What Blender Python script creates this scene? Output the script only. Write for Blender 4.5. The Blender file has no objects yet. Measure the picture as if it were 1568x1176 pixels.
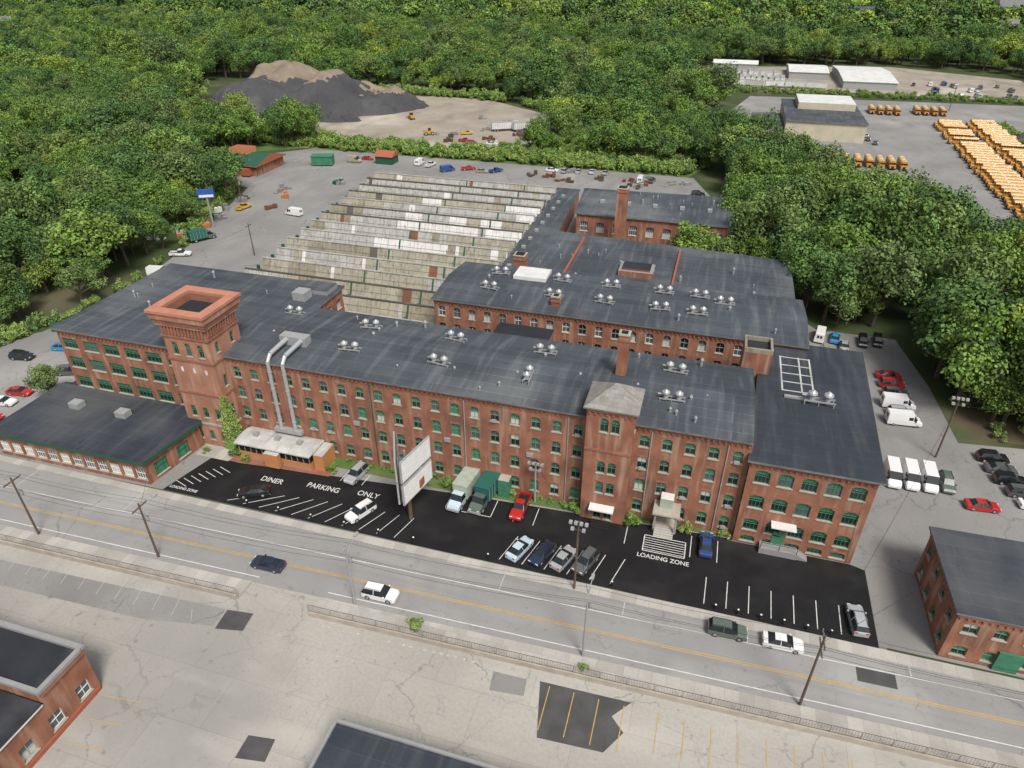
import bpy, math, random
from mathutils import Vector, Matrix, noise
R=random.Random(7)
sc=bpy.context.scene
COL=sc.collection
# ------------------------------------------------------------ materials
MATS={}
def newmat(name):
    m=bpy.data.materials.new(name);m.use_nodes=True;nt=m.node_tree
    return m,nt,nt.nodes['Principled BSDF']
def N(nt,t,**k):
    n=nt.nodes.new(t)
    for a,b in k.items(): setattr(n,a,b)
    return n
def c4(c): return (c[0],c[1],c[2],1)
def math_(nt,op,a,b=None):
    n=N(nt,'ShaderNodeMath',operation=op)
    for i,x in enumerate((a,b)):
        if x is None: continue
        if isinstance(x,(int,float)): n.inputs[i].default_value=x
        else: nt.links.new(x,n.inputs[i])
    return n.outputs[0]
def mixc(nt,fac,a,b,bt='MIX'):
    n=N(nt,'ShaderNodeMix',data_type='RGBA',blend_type=bt)
    if isinstance(fac,(int,float)): n.inputs[0].default_value=fac
    else: nt.links.new(fac,n.inputs[0])
    for i,x in ((6,a),(7,b)):
        if isinstance(x,tuple): n.inputs[i].default_value=c4(x)
        else: nt.links.new(x,n.inputs[i])
    return n.outputs[2]
def noisef(nt,vec,s,det=4,lo=.35,hi=.65,sv=None):
    if sv:
        mp=N(nt,'ShaderNodeMapping');mp.inputs['Scale'].default_value=sv
        nt.links.new(vec,mp.inputs[0]);vec=mp.outputs[0]
    n=N(nt,'ShaderNodeTexNoise');n.inputs['Scale'].default_value=s;n.inputs['Detail'].default_value=det
    nt.links.new(vec,n.inputs['Vector'])
    r=N(nt,'ShaderNodeMapRange');r.inputs[1].default_value=lo;r.inputs[2].default_value=hi
    nt.links.new(n.outputs[0],r.inputs[0])
    return r.outputs[0]
def surf(name,c1,c2,s=.3,s2=4,rough=.9,spec=.25,streak=None,crack=None,seam=None,c3=None,bump=0,spots=0):
    m,nt,b=newmat(name)
    pos=N(nt,'ShaderNodeNewGeometry').outputs['Position']
    col=mixc(nt,noisef(nt,pos,s),c1,c2)
    fine=noisef(nt,pos,s2,3,.25,.75)
    col=mixc(nt,math_(nt,'MULTIPLY',fine,.45),col,tuple(x*.62 for x in c1))
    if c3:
        col=mixc(nt,noisef(nt,pos,s*.37,5,.55,.68),col,c3)
    if streak:
        col=mixc(nt,math_(nt,'MULTIPLY',noisef(nt,pos,1,3,.5,.75,sv=streak[1]),streak[2]),col,streak[0])
    if seam:
        br=N(nt,'ShaderNodeTexBrick');br.inputs['Scale'].default_value=1
        br.inputs['Brick Width'].default_value=seam[0];br.inputs['Row Height'].default_value=seam[1];br.inputs['Mortar Size'].default_value=seam[2]
        q=seam[4] if len(seam)>4 else .78
        br.inputs['Color1'].default_value=(1,1,1,1);br.inputs['Color2'].default_value=(q,q,q,1);k=seam[3];br.inputs['Mortar'].default_value=(k,k,k,1)
        nt.links.new(pos,br.inputs['Vector'])
        col=mixc(nt,1.0,col,br.outputs[0],'MULTIPLY')
    if spots:
        col=mixc(nt,math_(nt,'MULTIPLY',noisef(nt,pos,.9,2,.66,.74),spots),col,tuple(x*.35 for x in c1))
    if crack:
        nn=N(nt,'ShaderNodeTexNoise');nn.inputs['Scale'].default_value=.35;nn.inputs['Detail'].default_value=6;nn.inputs['Roughness'].default_value=.65
        nt.links.new(pos,nn.inputs['Vector'])
        for sc_,th_,am in ((crack[0],crack[1],crack[2]),(crack[0]*3.3,crack[1]*1.8,crack[2]*.55)):
            va=N(nt,'ShaderNodeVectorMath',operation='MULTIPLY_ADD')
            nt.links.new(nn.outputs['Color'],va.inputs[0]);va.inputs[1].default_value=(3.5,3.5,0);nt.links.new(pos,va.inputs[2])
            vo=N(nt,'ShaderNodeTexVoronoi',feature='DISTANCE_TO_EDGE');vo.inputs['Scale'].default_value=sc_
            nt.links.new(va.outputs[0],vo.inputs['Vector'])
            f=math_(nt,'LESS_THAN',vo.outputs['Distance'],th_)
            f=math_(nt,'MULTIPLY',f,noisef(nt,pos,.08 if sc_==crack[0] else .13,2,.45,.62))
            col=mixc(nt,math_(nt,'MULTIPLY',f,am),col,tuple(x*.4 for x in c1))
    nt.links.new(col,b.inputs['Base Color'])
    b.inputs['Roughness'].default_value=rough;b.inputs['Specular IOR Level'].default_value=spec
    if bump:
        bp=N(nt,'ShaderNodeBump');bp.inputs['Strength'].default_value=bump;bp.inputs['Distance'].default_value=.1
        nt.links.new(fine,bp.inputs['Height']);nt.links.new(bp.outputs[0],b.inputs['Normal'])
    MATS[name]=m;return m
def plain(name,c,rough=.5,metal=0,spec=.4,coat=0,var=.25):
    m,nt,b=newmat(name)
    tc=N(nt,'ShaderNodeTexCoord')
    col=mixc(nt,math_(nt,'MULTIPLY',noisef(nt,tc.outputs['Object'],1.3,4,.3,.7),var),c,tuple(x*.55 for x in c))
    nt.links.new(col,b.inputs['Base Color'])
    b.inputs['Roughness'].default_value=rough;b.inputs['Metallic'].default_value=metal
    b.inputs['Specular IOR Level'].default_value=spec;b.inputs['Coat Weight'].default_value=coat
    MATS[name]=m;return m
surf('brick',(.32,.145,.09),(.20,.085,.056),.35,6,streak=((.42,.30,.22),(1.2,1.2,.12),.65),c3=(.15,.078,.058))
surf('brick_tower',(.39,.195,.13),(.29,.14,.093),.4,6,streak=((.48,.34,.26),(1,1,.15),.6))
surf('brick_trim',(.33,.15,.10),(.24,.105,.072),.6,6)
surf('rim_trim',(.48,.22,.145),(.40,.17,.115),.6,6)
surf('roof_dark',(.080,.092,.107),(.048,.057,.068),.10,2.5,.75,streak=((.17,.18,.185),(.9,.08,.3),.5),c3=(.125,.135,.14),seam=(14,1.9,.05,1.3),spots=.5)
surf('roof_blue',(.043,.050,.064),(.029,.035,.046),.12,2.5,.75,streak=((.10,.105,.11),(.9,.08,.3),.4),c3=(.075,.08,.085),seam=(14,1.9,.05,1.2,.88),spots=.3)
surf('roof_edge',(.2,.2,.2),(.12,.12,.12),.5,3,.6)
surf('roof_black',(.03,.033,.04),(.022,.024,.03),.2,3,.8,c3=(.075,.075,.08))
surf('stone',(.42,.38,.32),(.32,.29,.25),.8,5)
surf('slate_pale',(.33,.31,.28),(.24,.23,.21),.8,5,seam=(1.2,.5,.03,.7))
surf('concrete',(.47,.45,.41),(.39,.375,.34),.25,5,streak=((.27,.25,.23),(.3,.3,.3),.3),seam=(1.6,50,.03,.75))
surf('lot_concrete',(.42,.40,.36),(.34,.325,.29),.05,2.5,crack=(.10,.007,.65),c3=(.25,.245,.23),streak=((.53,.505,.455),(.05,.11,1),.6),seam=(11,6.2,.035,.78,.92),bump=.1,spots=.5)
surf('asphalt_old',(.27,.265,.255),(.205,.20,.195),.06,3,crack=(.09,.008,.65),c3=(.33,.32,.30),streak=((.15,.15,.145),(.12,.05,1),.55),spots=.5)
surf('asphalt_road',(.29,.287,.28),(.255,.25,.245),.15,6,streak=((.20,.195,.19),(.02,.7,1),.7),c3=(.32,.315,.305),crack=(.11,.006,.55),spots=.3)
surf('asphalt_new',(.0135,.0135,.0145),(.009,.009,.010),.2,8,.7,c3=(.026,.026,.026),streak=((.035,.034,.033),(.25,.25,1),.35))
surf('asphalt_patch',(.09,.09,.09),(.06,.06,.06),.4,4)
surf('gravel',(.36,.315,.26),(.27,.235,.19),.07,2,c3=(.43,.385,.32),streak=((.15,.14,.12),(.1,.04,1),.65),spots=.5)
surf('dirt',(.36,.29,.21),(.26,.20,.14),.05,2,c3=(.15,.14,.12))
surf('dirt_brown',(.13,.10,.065),(.09,.075,.045),.15,2,c3=(.06,.085,.03))
surf('ground_green',(.06,.085,.03),(.042,.06,.022),.08,1,c3=(.11,.10,.06))
surf('ground_grass',(.10,.17,.045),(.07,.12,.035),.1,2,c3=(.18,.17,.08))
surf('heap_mat',(.055,.055,.06),(.085,.085,.088),.06,.6,c3=(.15,.145,.14),bump=.6)
surf('heap_top',(.27,.215,.155),(.19,.155,.12),.12,.9,c3=(.10,.095,.09),bump=.6)
surf('paver',(.30,.12,.08),(.22,.09,.06),.8,5)
surf('saw_cream',(.38,.355,.28),(.29,.27,.215),.3,3,streak=((.15,.13,.10),(1.5,1.5,.2),.75))
surf('saw_tan',(.31,.28,.21),(.225,.20,.155),.3,3,streak=((.11,.09,.07),(1.5,1.5,.2),.75))
surf('saw_grey',(.44,.435,.41),(.33,.325,.305),.3,3,streak=((.17,.16,.14),(1.5,1.5,.2),.75))
surf('saw_white',(.70,.695,.67),(.58,.575,.56),.3,3,streak=((.30,.2,.15),(.8,.8,.3),.4))
surf('saw_rust',(.22,.10,.06),(.15,.07,.045),.3,3)
surf('saw_roof',(.11,.105,.09),(.07,.066,.06),.2,3)
surf('fiber_white',(.68,.68,.66),(.54,.54,.52),.3,2,.6)
surf('diner_roof',(.52,.52,.50),(.38,.38,.36),.5,3,.6,streak=((.2,.2,.19),(.9,.15,.3),.6))
surf('cream',(.55,.50,.38),(.46,.42,.32),.3,3)
plain('green_board',(.05,.20,.115),.6,var=.6)
plain('green_dark',(.02,.085,.05),.6)
plain('green_frame',(.14,.27,.18),.6,var=.5)
plain('white_paint',(.70,.70,.68),.6,var=.3)
plain('line_white',(.60,.60,.58),.8,var=.6)
plain('line_worn',(.47,.46,.44),.8,var=.6)
plain('line_yellow',(.50,.33,.09),.8,var=.5)
plain('shade_white',(.50,.50,.46),.7)
plain('glass_dark',(.015,.02,.022),.12,spec=.6,var=.1)
plain('glass_grey',(.09,.11,.12),.15,spec=.6,var=.5)
plain('black',(.012,.012,.012),.8)
plain('rubber',(.02,.02,.02),.85)
plain('metal',(.5,.51,.52),.45,.5)
plain('metal_dull',(.34,.35,.35),.55,.2)
plain('steel_grey',(.28,.28,.28),.6,.1)
plain('wood_pole',(.12,.085,.06),.9,var=.5)
plain('bark',(.09,.07,.05),.95,var=.5)
plain('orange_paint',(.50,.22,.09),.5)
plain('red_roof',(.33,.10,.055),.7)
plain('blue_paint',(.03,.09,.35),.5)
plain('bus_yellow',(.52,.24,.035),.45,coat=.1,var=.15)
plain('bus_roof',(.52,.34,.14),.6,var=.35)
plain('lamp_red',(.4,.02,.015),.3)
plain('lamp_clear',(.7,.7,.66),.2)
plain('truck_green',(.02,.11,.09),.6)
plain('canvas_grey',(.35,.40,.33),.8,var=.5)
PAINTS={'white':(.70,.70,.70),'silver':(.42,.44,.45),'black':(.015,.016,.018),'grey':(.12,.125,.13),'red':(.42,.02,.018),
 'blue':(.02,.06,.20),'navy':(.015,.025,.06),'green':(.09,.12,.10),'cyan':(.03,.22,.45),'tan':(.32,.28,.2),'lightblue':(.45,.55,.62),'yellow':(.6,.36,.03)}
for k,c in PAINTS.items(): plain('paint_'+k,c,.28,.25 if k in('silver','grey') else 0,.5,.6,var=.06)
def leafmat(name,cols):
    m,nt,b=newmat(name)
    oi=N(nt,'ShaderNodeObjectInfo')
    ln=noisef(nt,oi.outputs['Location'],.018,3,.3,.7)
    f=math_(nt,'ADD',math_(nt,'MULTIPLY',oi.outputs['Random'],.7),math_(nt,'MULTIPLY',ln,.3))
    r=N(nt,'ShaderNodeValToRGB');cr=r.color_ramp
    cr.elements[0].position=0;cr.elements[0].color=c4(cols[0]);cr.elements[1].position=1;cr.elements[1].color=c4(cols[-1])
    for i,c in enumerate(cols[1:-1]):
        e=cr.elements.new((i+1)/(len(cols)-1));e.color=c4(c)
    nt.links.new(f,r.inputs[0])
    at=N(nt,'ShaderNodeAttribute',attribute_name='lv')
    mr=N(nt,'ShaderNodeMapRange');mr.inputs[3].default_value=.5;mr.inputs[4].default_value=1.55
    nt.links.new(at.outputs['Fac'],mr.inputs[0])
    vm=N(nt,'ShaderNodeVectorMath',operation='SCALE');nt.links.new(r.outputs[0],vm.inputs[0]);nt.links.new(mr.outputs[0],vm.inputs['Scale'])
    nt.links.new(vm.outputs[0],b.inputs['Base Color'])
    b.inputs['Roughness'].default_value=.7;b.inputs['Specular IOR Level'].default_value=.15
    MATS[name]=m
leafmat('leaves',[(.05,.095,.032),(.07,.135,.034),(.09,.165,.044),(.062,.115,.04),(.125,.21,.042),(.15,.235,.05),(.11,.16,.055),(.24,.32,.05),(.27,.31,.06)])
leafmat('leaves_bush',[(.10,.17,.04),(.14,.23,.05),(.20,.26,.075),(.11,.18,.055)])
# ------------------------------------------------------------ mesh builder
class MB:
    def __init__(s): s.v=[];s.f=[];s.m=[];s.lv=None
    def face(s,pts,mat):
        i=len(s.v);s.v+= [tuple(p) for p in pts];s.f.append(tuple(range(i,i+len(pts))));s.m.append(mat)
    def prism(s,pts,z0,z1,side,top=None,bottom=True):
        n=len(pts)
        a=sum(pts[i][0]*pts[(i+1)%n][1]-pts[(i+1)%n][0]*pts[i][1] for i in range(n))
        if a<0: pts=pts[::-1]
        for i in range(n):
            p,q=pts[i],pts[(i+1)%n]
            s.face([(p[0],p[1],z0),(q[0],q[1],z0),(q[0],q[1],z1),(p[0],p[1],z1)],side)
        s.face([(p[0],p[1],z1) for p in pts],top or side)
        if bottom: s.face([(p[0],p[1],z0) for p in pts[::-1]],side)
    def box(s,x0,y0,z0,x1,y1,z1,mat,top=None):
        s.prism([(x0,y0),(x1,y0),(x1,y1),(x0,y1)],z0,z1,mat,top)
    def extx(s,prof,x0,x1,mats,end):
        n=len(prof)
        for i in range(n):
            p,q=prof[i],prof[(i+1)%n]
            s.face([(x0,p[0],p[1]),(x1,p[0],p[1]),(x1,q[0],q[1]),(x0,q[0],q[1])],mats[i])
        s.face([(x0,p[0],p[1]) for p in prof[::-1]],end);s.face([(x1,p[0],p[1]) for p in prof],end)
    def tube(s,a,b,r0,r1,mat,n=8,cap=True):
        a=Vector(a);b=Vector(b);d=(b-a).normalized()
        u=d.orthogonal().normalized();w=d.cross(u)
        A=[a+(u*math.cos(t)+w*math.sin(t))*r0 for t in [2*math.pi*i/n for i in range(n)]]
        B=[b+(u*math.cos(t)+w*math.sin(t))*r1 for t in [2*math.pi*i/n for i in range(n)]]
        for i in range(n):
            j=(i+1)%n;s.face([A[i],A[j],B[j],B[i]],mat)
        if cap: s.face(B,mat);s.face(A[::-1],mat)
    def mesh(s,name,smooth=False):
        me=bpy.data.meshes.new(name);me.from_pydata(s.v,[],s.f)
        names=list(dict.fromkeys(s.m))
        for n in names: me.materials.append(MATS[n])
        idx={n:i for i,n in enumerate(names)}
        me.polygons.foreach_set('material_index',[idx[x] for x in s.m])
        if smooth: me.polygons.foreach_set('use_smooth',[True]*len(s.f))
        if s.lv:
            a=me.attributes.new('lv','FLOAT','FACE');l=s.lv+[.5]*(len(s.f)-len(s.lv))
            a.data.foreach_set('value',l)
        me.update();return me
    def obj(s,name,loc=(0,0,0),rot=0):
        return place(s.mesh(name),name,loc,rot)
def place(me,name,loc,rot=0,scale=1):
    o=bpy.data.objects.new(name,me);o.location=loc;o.rotation_euler=(0,0,rot)
    o.scale=(scale,)*3 if isinstance(scale,(int,float)) else scale
    COL.objects.link(o);return o
def sheet(name,pts,z,mat):
    mb=MB()
    n=len(pts);a=sum(pts[i][0]*pts[(i+1)%n][1]-pts[(i+1)%n][0]*pts[i][1] for i in range(n))
    if a<0: pts=pts[::-1]
    mb.face([(p[0],p[1],z) for p in pts],mat);return mb.obj(name)
# ------------------------------------------------------------ walls & windows
def wall(mb,p0,p1,z0,z1,cols=[],rows=[],kind='mix',mat='brick',arch=True,sill=True):
    dx,dy=p1[0]-p0[0],p1[1]-p0[1];L=math.hypot(dx,dy);dx/=L;dy/=L;nx,ny=dy,-dx
    P=lambda s,z,o=0:(p0[0]+dx*s+nx*o,p0[1]+dy*s+ny*o,z)
    S=[0];[S.extend(c) for c in cols];S.append(L)
    Z=[z0];[Z.extend(r) for r in rows];Z.append(z1)
    if not cols or not rows:
        mb.face([P(0,z0),P(L,z0),P(L,z1),P(0,z1)],mat);return P
    for j in range(len(Z)-1):
        if j%2==0:
            mb.face([P(0,Z[j]),P(L,Z[j]),P(L,Z[j+1]),P(0,Z[j+1])],mat);continue
        for i in range(len(S)-1):
            a,b,c,d=S[i],S[i+1],Z[j],Z[j+1]
            if i%2==0: mb.face([P(a,c),P(b,c),P(b,d),P(a,d)],mat)
            else: window(mb,P,a,b,c,d,kind,mat,arch,sill)
    return P
def pbox(mb,P,a,b,c,d,o0,o1,mat):
    q=[P(a,c,o1),P(b,c,o1),P(b,d,o1),P(a,d,o1)];r=[P(a,c,o0),P(b,c,o0),P(b,d,o0),P(a,d,o0)]
    mb.face(q,mat)
    for i in range(4):
        j=(i+1)%4;mb.face([r[i],r[j],q[j],q[i]],mat)
def window(mb,P,a,b,c,d,kind,mat,arch,sill):
    D=-.26
    mb.face([P(a,c),P(a,c,D),P(a,d,D),P(a,d)],mat);mb.face([P(b,c,D),P(b,c),P(b,d),P(b,d,D)],mat)
    mb.face([P(a,d,D),P(b,d,D),P(b,d),P(a,d)],mat);mb.face([P(a,c),P(b,c),P(b,c,D),P(a,c,D)],'stone')
    r=R.random();w=b-a;h=d-c
    def pane(z0,z1,m): mb.face([P(a,z0,D),P(b,z0,D),P(b,z1,D),P(a,z1,D)],m)
    mid=c+h*.52;fr='green_frame'
    if kind=='mix':
        if r<.36: pane(c,mid,'glass_dark');pane(mid,d,'green_board')
        elif r<.54: pane(c,mid,'glass_grey');pane(mid,d,'green_board')
        elif r<.66: pane(c,d,'green_board')
        elif r<.86: pane(c,mid,'glass_dark');pane(mid,d,'glass_grey')
        elif r<.93: pane(c,mid,'shade_white');pane(mid,d,'green_board')
        else: pane(c,mid,'glass_dark');pane(mid,d,'shade_white')
    elif kind=='glass':
        if r<.5: pane(c,d,'glass_grey')
        elif r<.8: pane(c,d,'glass_dark')
        else: pane(c,mid,'shade_white');pane(mid,d,'glass_grey')
        fr='white_paint' if r<.4 else 'metal_dull'
    elif kind=='low':
        pane(c,d,'glass_grey' if r<.7 else 'shade_white');fr='white_paint'
    elif kind=='green':
        m2=c+h*.62;pane(c,m2,'glass_dark' if r<.7 else 'glass_grey');pane(m2,d,'green_board')
        fr='green_board'
    elif kind=='door': pane(c,d,'green_board');fr='green_dark'
    t=.07
    for (x0,x1,y0,y1) in ((a,a+t,c,d),(b-t,b,c,d),(a+t,b-t,d-t,d),(a+t,b-t,c,c+t)): pbox(mb,P,x0,x1,y0,y1,D+.002,D+.07,fr)
    pbox(mb,P,a+t,b-t,mid-.04,mid+.04,D+.002,D+.08,fr)
    if kind!='door': pbox(mb,P,(a+b)/2-.03,(a+b)/2+.03,c+t,d-t,D+.002,D+.06,fr)
    if w>1.7:
        for k in (.25,.75): pbox(mb,P,a+w*k-.025,a+w*k+.025,c+t,d-t,D+.002,D+.055,fr)
    if arch:
        e=min(.28,h*.2)
        mb.face([P(a,d-e),P(a+w*.3,d-.02),P(a+w*.3,d),P(a,d)],mat);mb.face([P(b,d-e),P(b,d),P(b-w*.3,d),P(b-w*.3,d-.02)],mat)
        pbox(mb,P,a-.1,b+.1,d+.02,d+.28,0,.035,'brick_trim')
    if sill: pbox(mb,P,a-.12,b+.12,c-.16,c,0,.1,'stone')
def cols(L,n,w,off=0):
    st=(L-2*off)/n
    return [(off+st*(i+.5)-w/2,off+st*(i+.5)+w/2) for i in range(n)]
ROWS=[(1.1,3.2),(5.0,7.1),(8.9,11.0),(12.7,14.6)]
def cornice(mb,p0,p1,z,mat='brick_trim'):
    dx,dy=p1[0]-p0[0],p1[1]-p0[1];L=math.hypot(dx,dy);dx/=L;dy/=L
    P=lambda s,zz,o=0:(p0[0]+dx*s+dy*o,p0[1]+dy*s-dx*o,zz)
    pbox(mb,P,0,L,z-.45,z-.02,.002,.22,mat)
    n=int(L/.75)
    for i in range(n): pbox(mb,P,(i+.3)*L/n,(i+.3)*L/n+.3,z-.85,z-.45,.002,.18,mat)
# ---- main mill
mb=MB();Y0,Y1=76.8,95.3;E=16.4
wall(mb,(-69.9,Y0),(9.9,Y0),0,E,cols(79.8,26,1.35),ROWS);cornice(mb,(-69.9,Y0),(9.9,Y0),E)
wall(mb,(9.9,Y1),(-69.9,Y1),0,E,cols(79.8,26,1.35),ROWS,'glass')
wall(mb,(9.9,Y0),(9.9,Y1),0,E);wall(mb,(-69.9,Y1),(-69.9,Y0),0,E)
mb.extx([(Y0-.55,E),(Y0-.55,E+.25),(86,E+1.5),(Y1+.55,E+.25),(Y1+.55,E)],-70,9.85,['roof_edge','roof_dark','roof_dark','roof_edge','roof_edge'],'roof_edge')
for x in (-62,-45,-30,-14.5,-3,7): # downspouts
    mb.tube((x,Y0-.14,.3),(x,Y0-.14,E-.9),.08,.08,'green_dark' if x<-40 else 'metal_dull',6)
for x in (-48.5,-33.4,-20.5): # wall vents
    mb.box(x,Y0-.25,7.5,x+1.0,Y0-.003,8.2,'metal_dull')
for i in range(14): # air conditioners in windows
    k=R.randrange(26);st=79.8/26;x=-69.9+st*(k+.5);z=R.choice([1.15,5.05,8.95,12.75])
    if not(-12.5<x<-4.5): mb.box(x-.33,Y0-.42,z,x+.33,Y0-.1,z+.42,'metal')
mb.box(-24.5,Y0-1.6,.05,-22.8,Y0-.003,3.2,'green_board','stone')
mb.box(-1.4,73.7,3.7,2.3,76.75,3.95,'stone');mb.box(-1.1,74,0.9,-.85,74.25,3.7,'steel_grey');mb.box(1.75,74,.9,2.0,74.25,3.7,'steel_grey')
mb.box(-1.2,74.6,0,2.1,76.75,.9,'stone')
for k in range(4): mb.box(-.9,73.4+.3*k,0,1.8,73.7+.3*k-.003,.2*(k+1),'concrete')
mb.box(-.3,76.6,.9,1.2,76.76,3.1,'green_board')
mb.box(-.6,75.2,3.95,1.2,76.7,5.6,'canvas_grey','fiber_white')
mb.obj('brick_mill_building')
# ---- left block (same height)
mb=MB();X0,X1,YB=-103.5,-65,105.5;E2=16.2
wall(mb,(X0,Y0),(-77.9,Y0),0,E2,cols(25.6,6,3.0),ROWS,'green',arch=False);cornice(mb,(X0,Y0),(-77.9,Y0),E2)
wall(mb,(X1,YB),(X0,YB),0,E2,cols(38.5,11,1.6),ROWS,'glass');wall(mb,(X0,YB),(X0,Y0),0,E2,cols(28.7,8,1.6),ROWS,'glass')
wall(mb,(X1,Y1),(X1,YB),0,E2,cols(10.2,3,1.6),ROWS,'glass')
mb.prism([(X0-.5,Y0-.5),(-70.01,Y0-.5),(-70.01,Y1+.56),(X1+.4,Y1+.56),(X1+.4,YB+.5),(X0-.5,YB+.5)],E2,E2+.35,'roof_edge','roof_dark')
mb.box(-70.5,97.5,E2+.35,-68,100,E2+1.9,'metal_dull');mb.box(-72,101,E2+.35,-65.5,105,E2+1.1,'steel_grey','roof_dark')
mb.obj('brick_mill_building')
# ---- square tower
mb=MB();a,b,c,d=-77.9,-69.9,73.9,81.3;T='brick_tower'
wall(mb,(a,c),(b,c),0,22.4,[(1.2,2.2),(3.5,4.5),(5.8,6.8)],[(1.2,3),(5.6,7.6),(17.2,19.4)],'green',T)
wall(mb,(b,c),(b,d),0,22.4,[(1.4,2.2),(5.0,5.8)],[(6,8),(11.5,13.5),(17.6,19.4)],'green',T)
wall(mb,(b,d),(a,d),0,22.4,mat=T);wall(mb,(a,d),(a,c),0,22.4,mat=T)
def ring(mb,o,z0,z1,mat,inner=None):
    i=inner if inner is not None else -.01
    A=[(a-o,c-o),(b+o,c-o),(b+o,d+o),(a-o,d+o)];B=[(a+i,c+i),(b-i,c+i),(b-i,d-i),(a+i,d-i)]
    for k in range(4):
        l=(k+1)%4
        mb.face([(*A[k],z0),(*A[l],z0),(*A[l],z1),(*A[k],z1)],mat)
        mb.face([(*A[k],z1),(*A[l],z1),(*B[l],z1),(*B[k],z1)],mat)
        mb.face([(*A[l],z0),(*A[k],z0),(*B[k],z0),(*B[l],z0)],mat)
        if inner is not None: mb.face([(*B[l],z0),(*B[k],z0),(*B[k],z1),(*B[l],z1)],mat)
ring(mb,.14,4.2,4.6,'stone');ring(mb,.16,10.2,10.6,'brick_trim');ring(mb,.16,16.2,16.6,'brick_trim');ring(mb,.2,20.3,20.6,'brick_trim')
for k in range(13):
    t=.25+k*.6
    mb.box(a+t,c-.3,20.9,a+t+.25,c,22.3,'brick_trim')
    if t<7: mb.box(b,c+t,20.9,b+.3,c+t+.25,22.3,'brick_trim')
ring(mb,.4,22.3,22.9,T);ring(mb,.62,22.9,23.5,'brick_trim');ring(mb,.85,23.5,24.5,T);ring(mb,1.05,24.5,24.95,'rim_trim',inner=.55)
for k in range(4):
    i=.55;B=[(a+i,c+i),(b-i,c+i),(b-i,d-i),(a+i,d-i)];l=(k+1)%4
    mb.face([(*B[l],22.8),(*B[k],22.8),(*B[k],24.5),(*B[l],24.5)],'brick_trim')
mb.box(a+.1,c+.1,22.4,b-.1,d-.1,23.3,'roof_black')
for px,pz in ((-76,14.6),(-73.8,14.6),(-71.6,14.6)):
    mb.box(px-.18,c-.06,pz-.4,px+.18,c,pz+.4,'saw_white')
mb.obj('brick_tower')
# ---- front stair tower
mb=MB();a,b,c,d=-11.7,-5.3,74.4,80.2
wall(mb,(a,c),(b,c),0,19.4,[(1.9,3.0),(3.4,4.5)],[(.4,2.9),(5.2,7.2),(8.8,10.8),(15.8,18.0)],'green')
wall(mb,(b,c),(b,d),0,19.4,[(1.0,1.8)],[(15.8,18.0)],'glass');wall(mb,(b,d),(a,d),0,19.4);wall(mb,(a,d),(a,c),0,19.4)
mb.box(a+.003,c-.12,12.5,b-.003,c-.002,12.9,'brick_trim');cornice(mb,(a,c),(b,c),19.4);cornice(mb,(b,c),(b,d),19.4)
o=.45;q=[(a-o,c-o),(b+o,c-o),(b+o,d+o),(a-o,d+o)]
mb.prism(q,19.4,19.6,'roof_edge')
for k in range(4): mb.face([(*q[k],19.61),(*q[(k+1)%4],19.61),((a+b)/2,(c+d)/2,22.0)],'slate_pale')
mb.box(-10.3,72.9,2.95,-6.8,74.39,3.15,'white_paint')
for k in range(3): mb.box(-9.9,72.6+.35*k,0,-7.2,72.95+.35*k-.004,.18*(k+1),'black')
mb.obj('brick_stair_tower')
# ---- chimney
def chimney(x,y,z0,z1,w,name='brick_chimney'):
    mb=MB()
    mb.box(x-w/2,y-w/2,z0,x+w/2,y+w/2,z1-1.1,'brick');mb.box(x-w/2-.12,y-w/2-.12,z1-1.1,x+w/2+.12,y+w/2+.12,z1-.7,'brick_trim')
    mb.box(x-w/2+.02,y-w/2+.02,z1-.7,x+w/2-.02,y+w/2-.02,z1-.2,'brick');mb.box(x-w/2-.08,y-w/2-.08,z1-.2,x+w/2+.08,y+w/2+.08,z1,'stone')
    mb.box(x-w/2+.3,y-w/2+.3,z1,x+w/2-.3,y+w/2-.3,z1+.12,'black');mb.obj(name)
chimney(-9,86.8,17,24.6,1.5);chimney(-21.8,171.5,0,20.6,2.6);chimney(-37.5,133,9.6,15.8,2.4);chimney(-24.5,111,15.5,17.6,1.5)
# ---- right block
mb=MB();A=[(9.9,75.7),(25.3,75.7),(26.9,109.5),(11.8,109.5)];E3=14.4
wall(mb,A[0],A[1],0,E3,cols(15.4,5,1.9,.4),[(.5,1.5),(2.6,4.6),(6.6,8.8),(10.9,13.0)],'green');cornice(mb,A[0],A[1],E3)
wall(mb,A[1],A[2],0,E3,cols(33.8,11,1.6),[(2.6,4.6),(6.6,8.8),(10.9,13.0)],'green')
wall(mb,A[2],A[3],0,E3);wall(mb,A[3],A[0],0,E3,cols(34,11,1.5),[(2.6,4.6),(6.6,8.8),(10.9,13.0)],'glass')
mb.prism([(9.5,75.1),(25.9,75.1),(27.4,109.9),(11.5,109.9)],E3,E3+.32,'roof_edge','roof_blue')
z=E3+.324
for i in range(5):
    mb.box(14.2,94+i*2.6,z,18.9,94.25+i*2.6,z+.03,'diner_roof')
for x in (14.2,17.0,18.6): mb.box(x,94,z+.031,x+.25,104.75,z+.055,'diner_roof')
mb.box(14.5,92,z,20.5,92.5,z+.3,'metal_dull')
mb.prism([(13.4,74.3),(18.3,74.3),(18.3,75.69),(13.4,75.69)],0,1.0,'steel_grey')
for k in range(4): mb.box(18.31+.35*k,74.4,0,18.31+.35*(k+1)-.003,75.6,1.0-.2*(k+1),'steel_grey')
for x in (13.5,15.9,18.2): mb.tube((x,74.36,1.0),(x,74.36,2.0),.04,.04,'black',5)
mb.tube((13.5,74.36,2.0),(18.2,74.36,2.0),.04,.04,'black',5)
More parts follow.
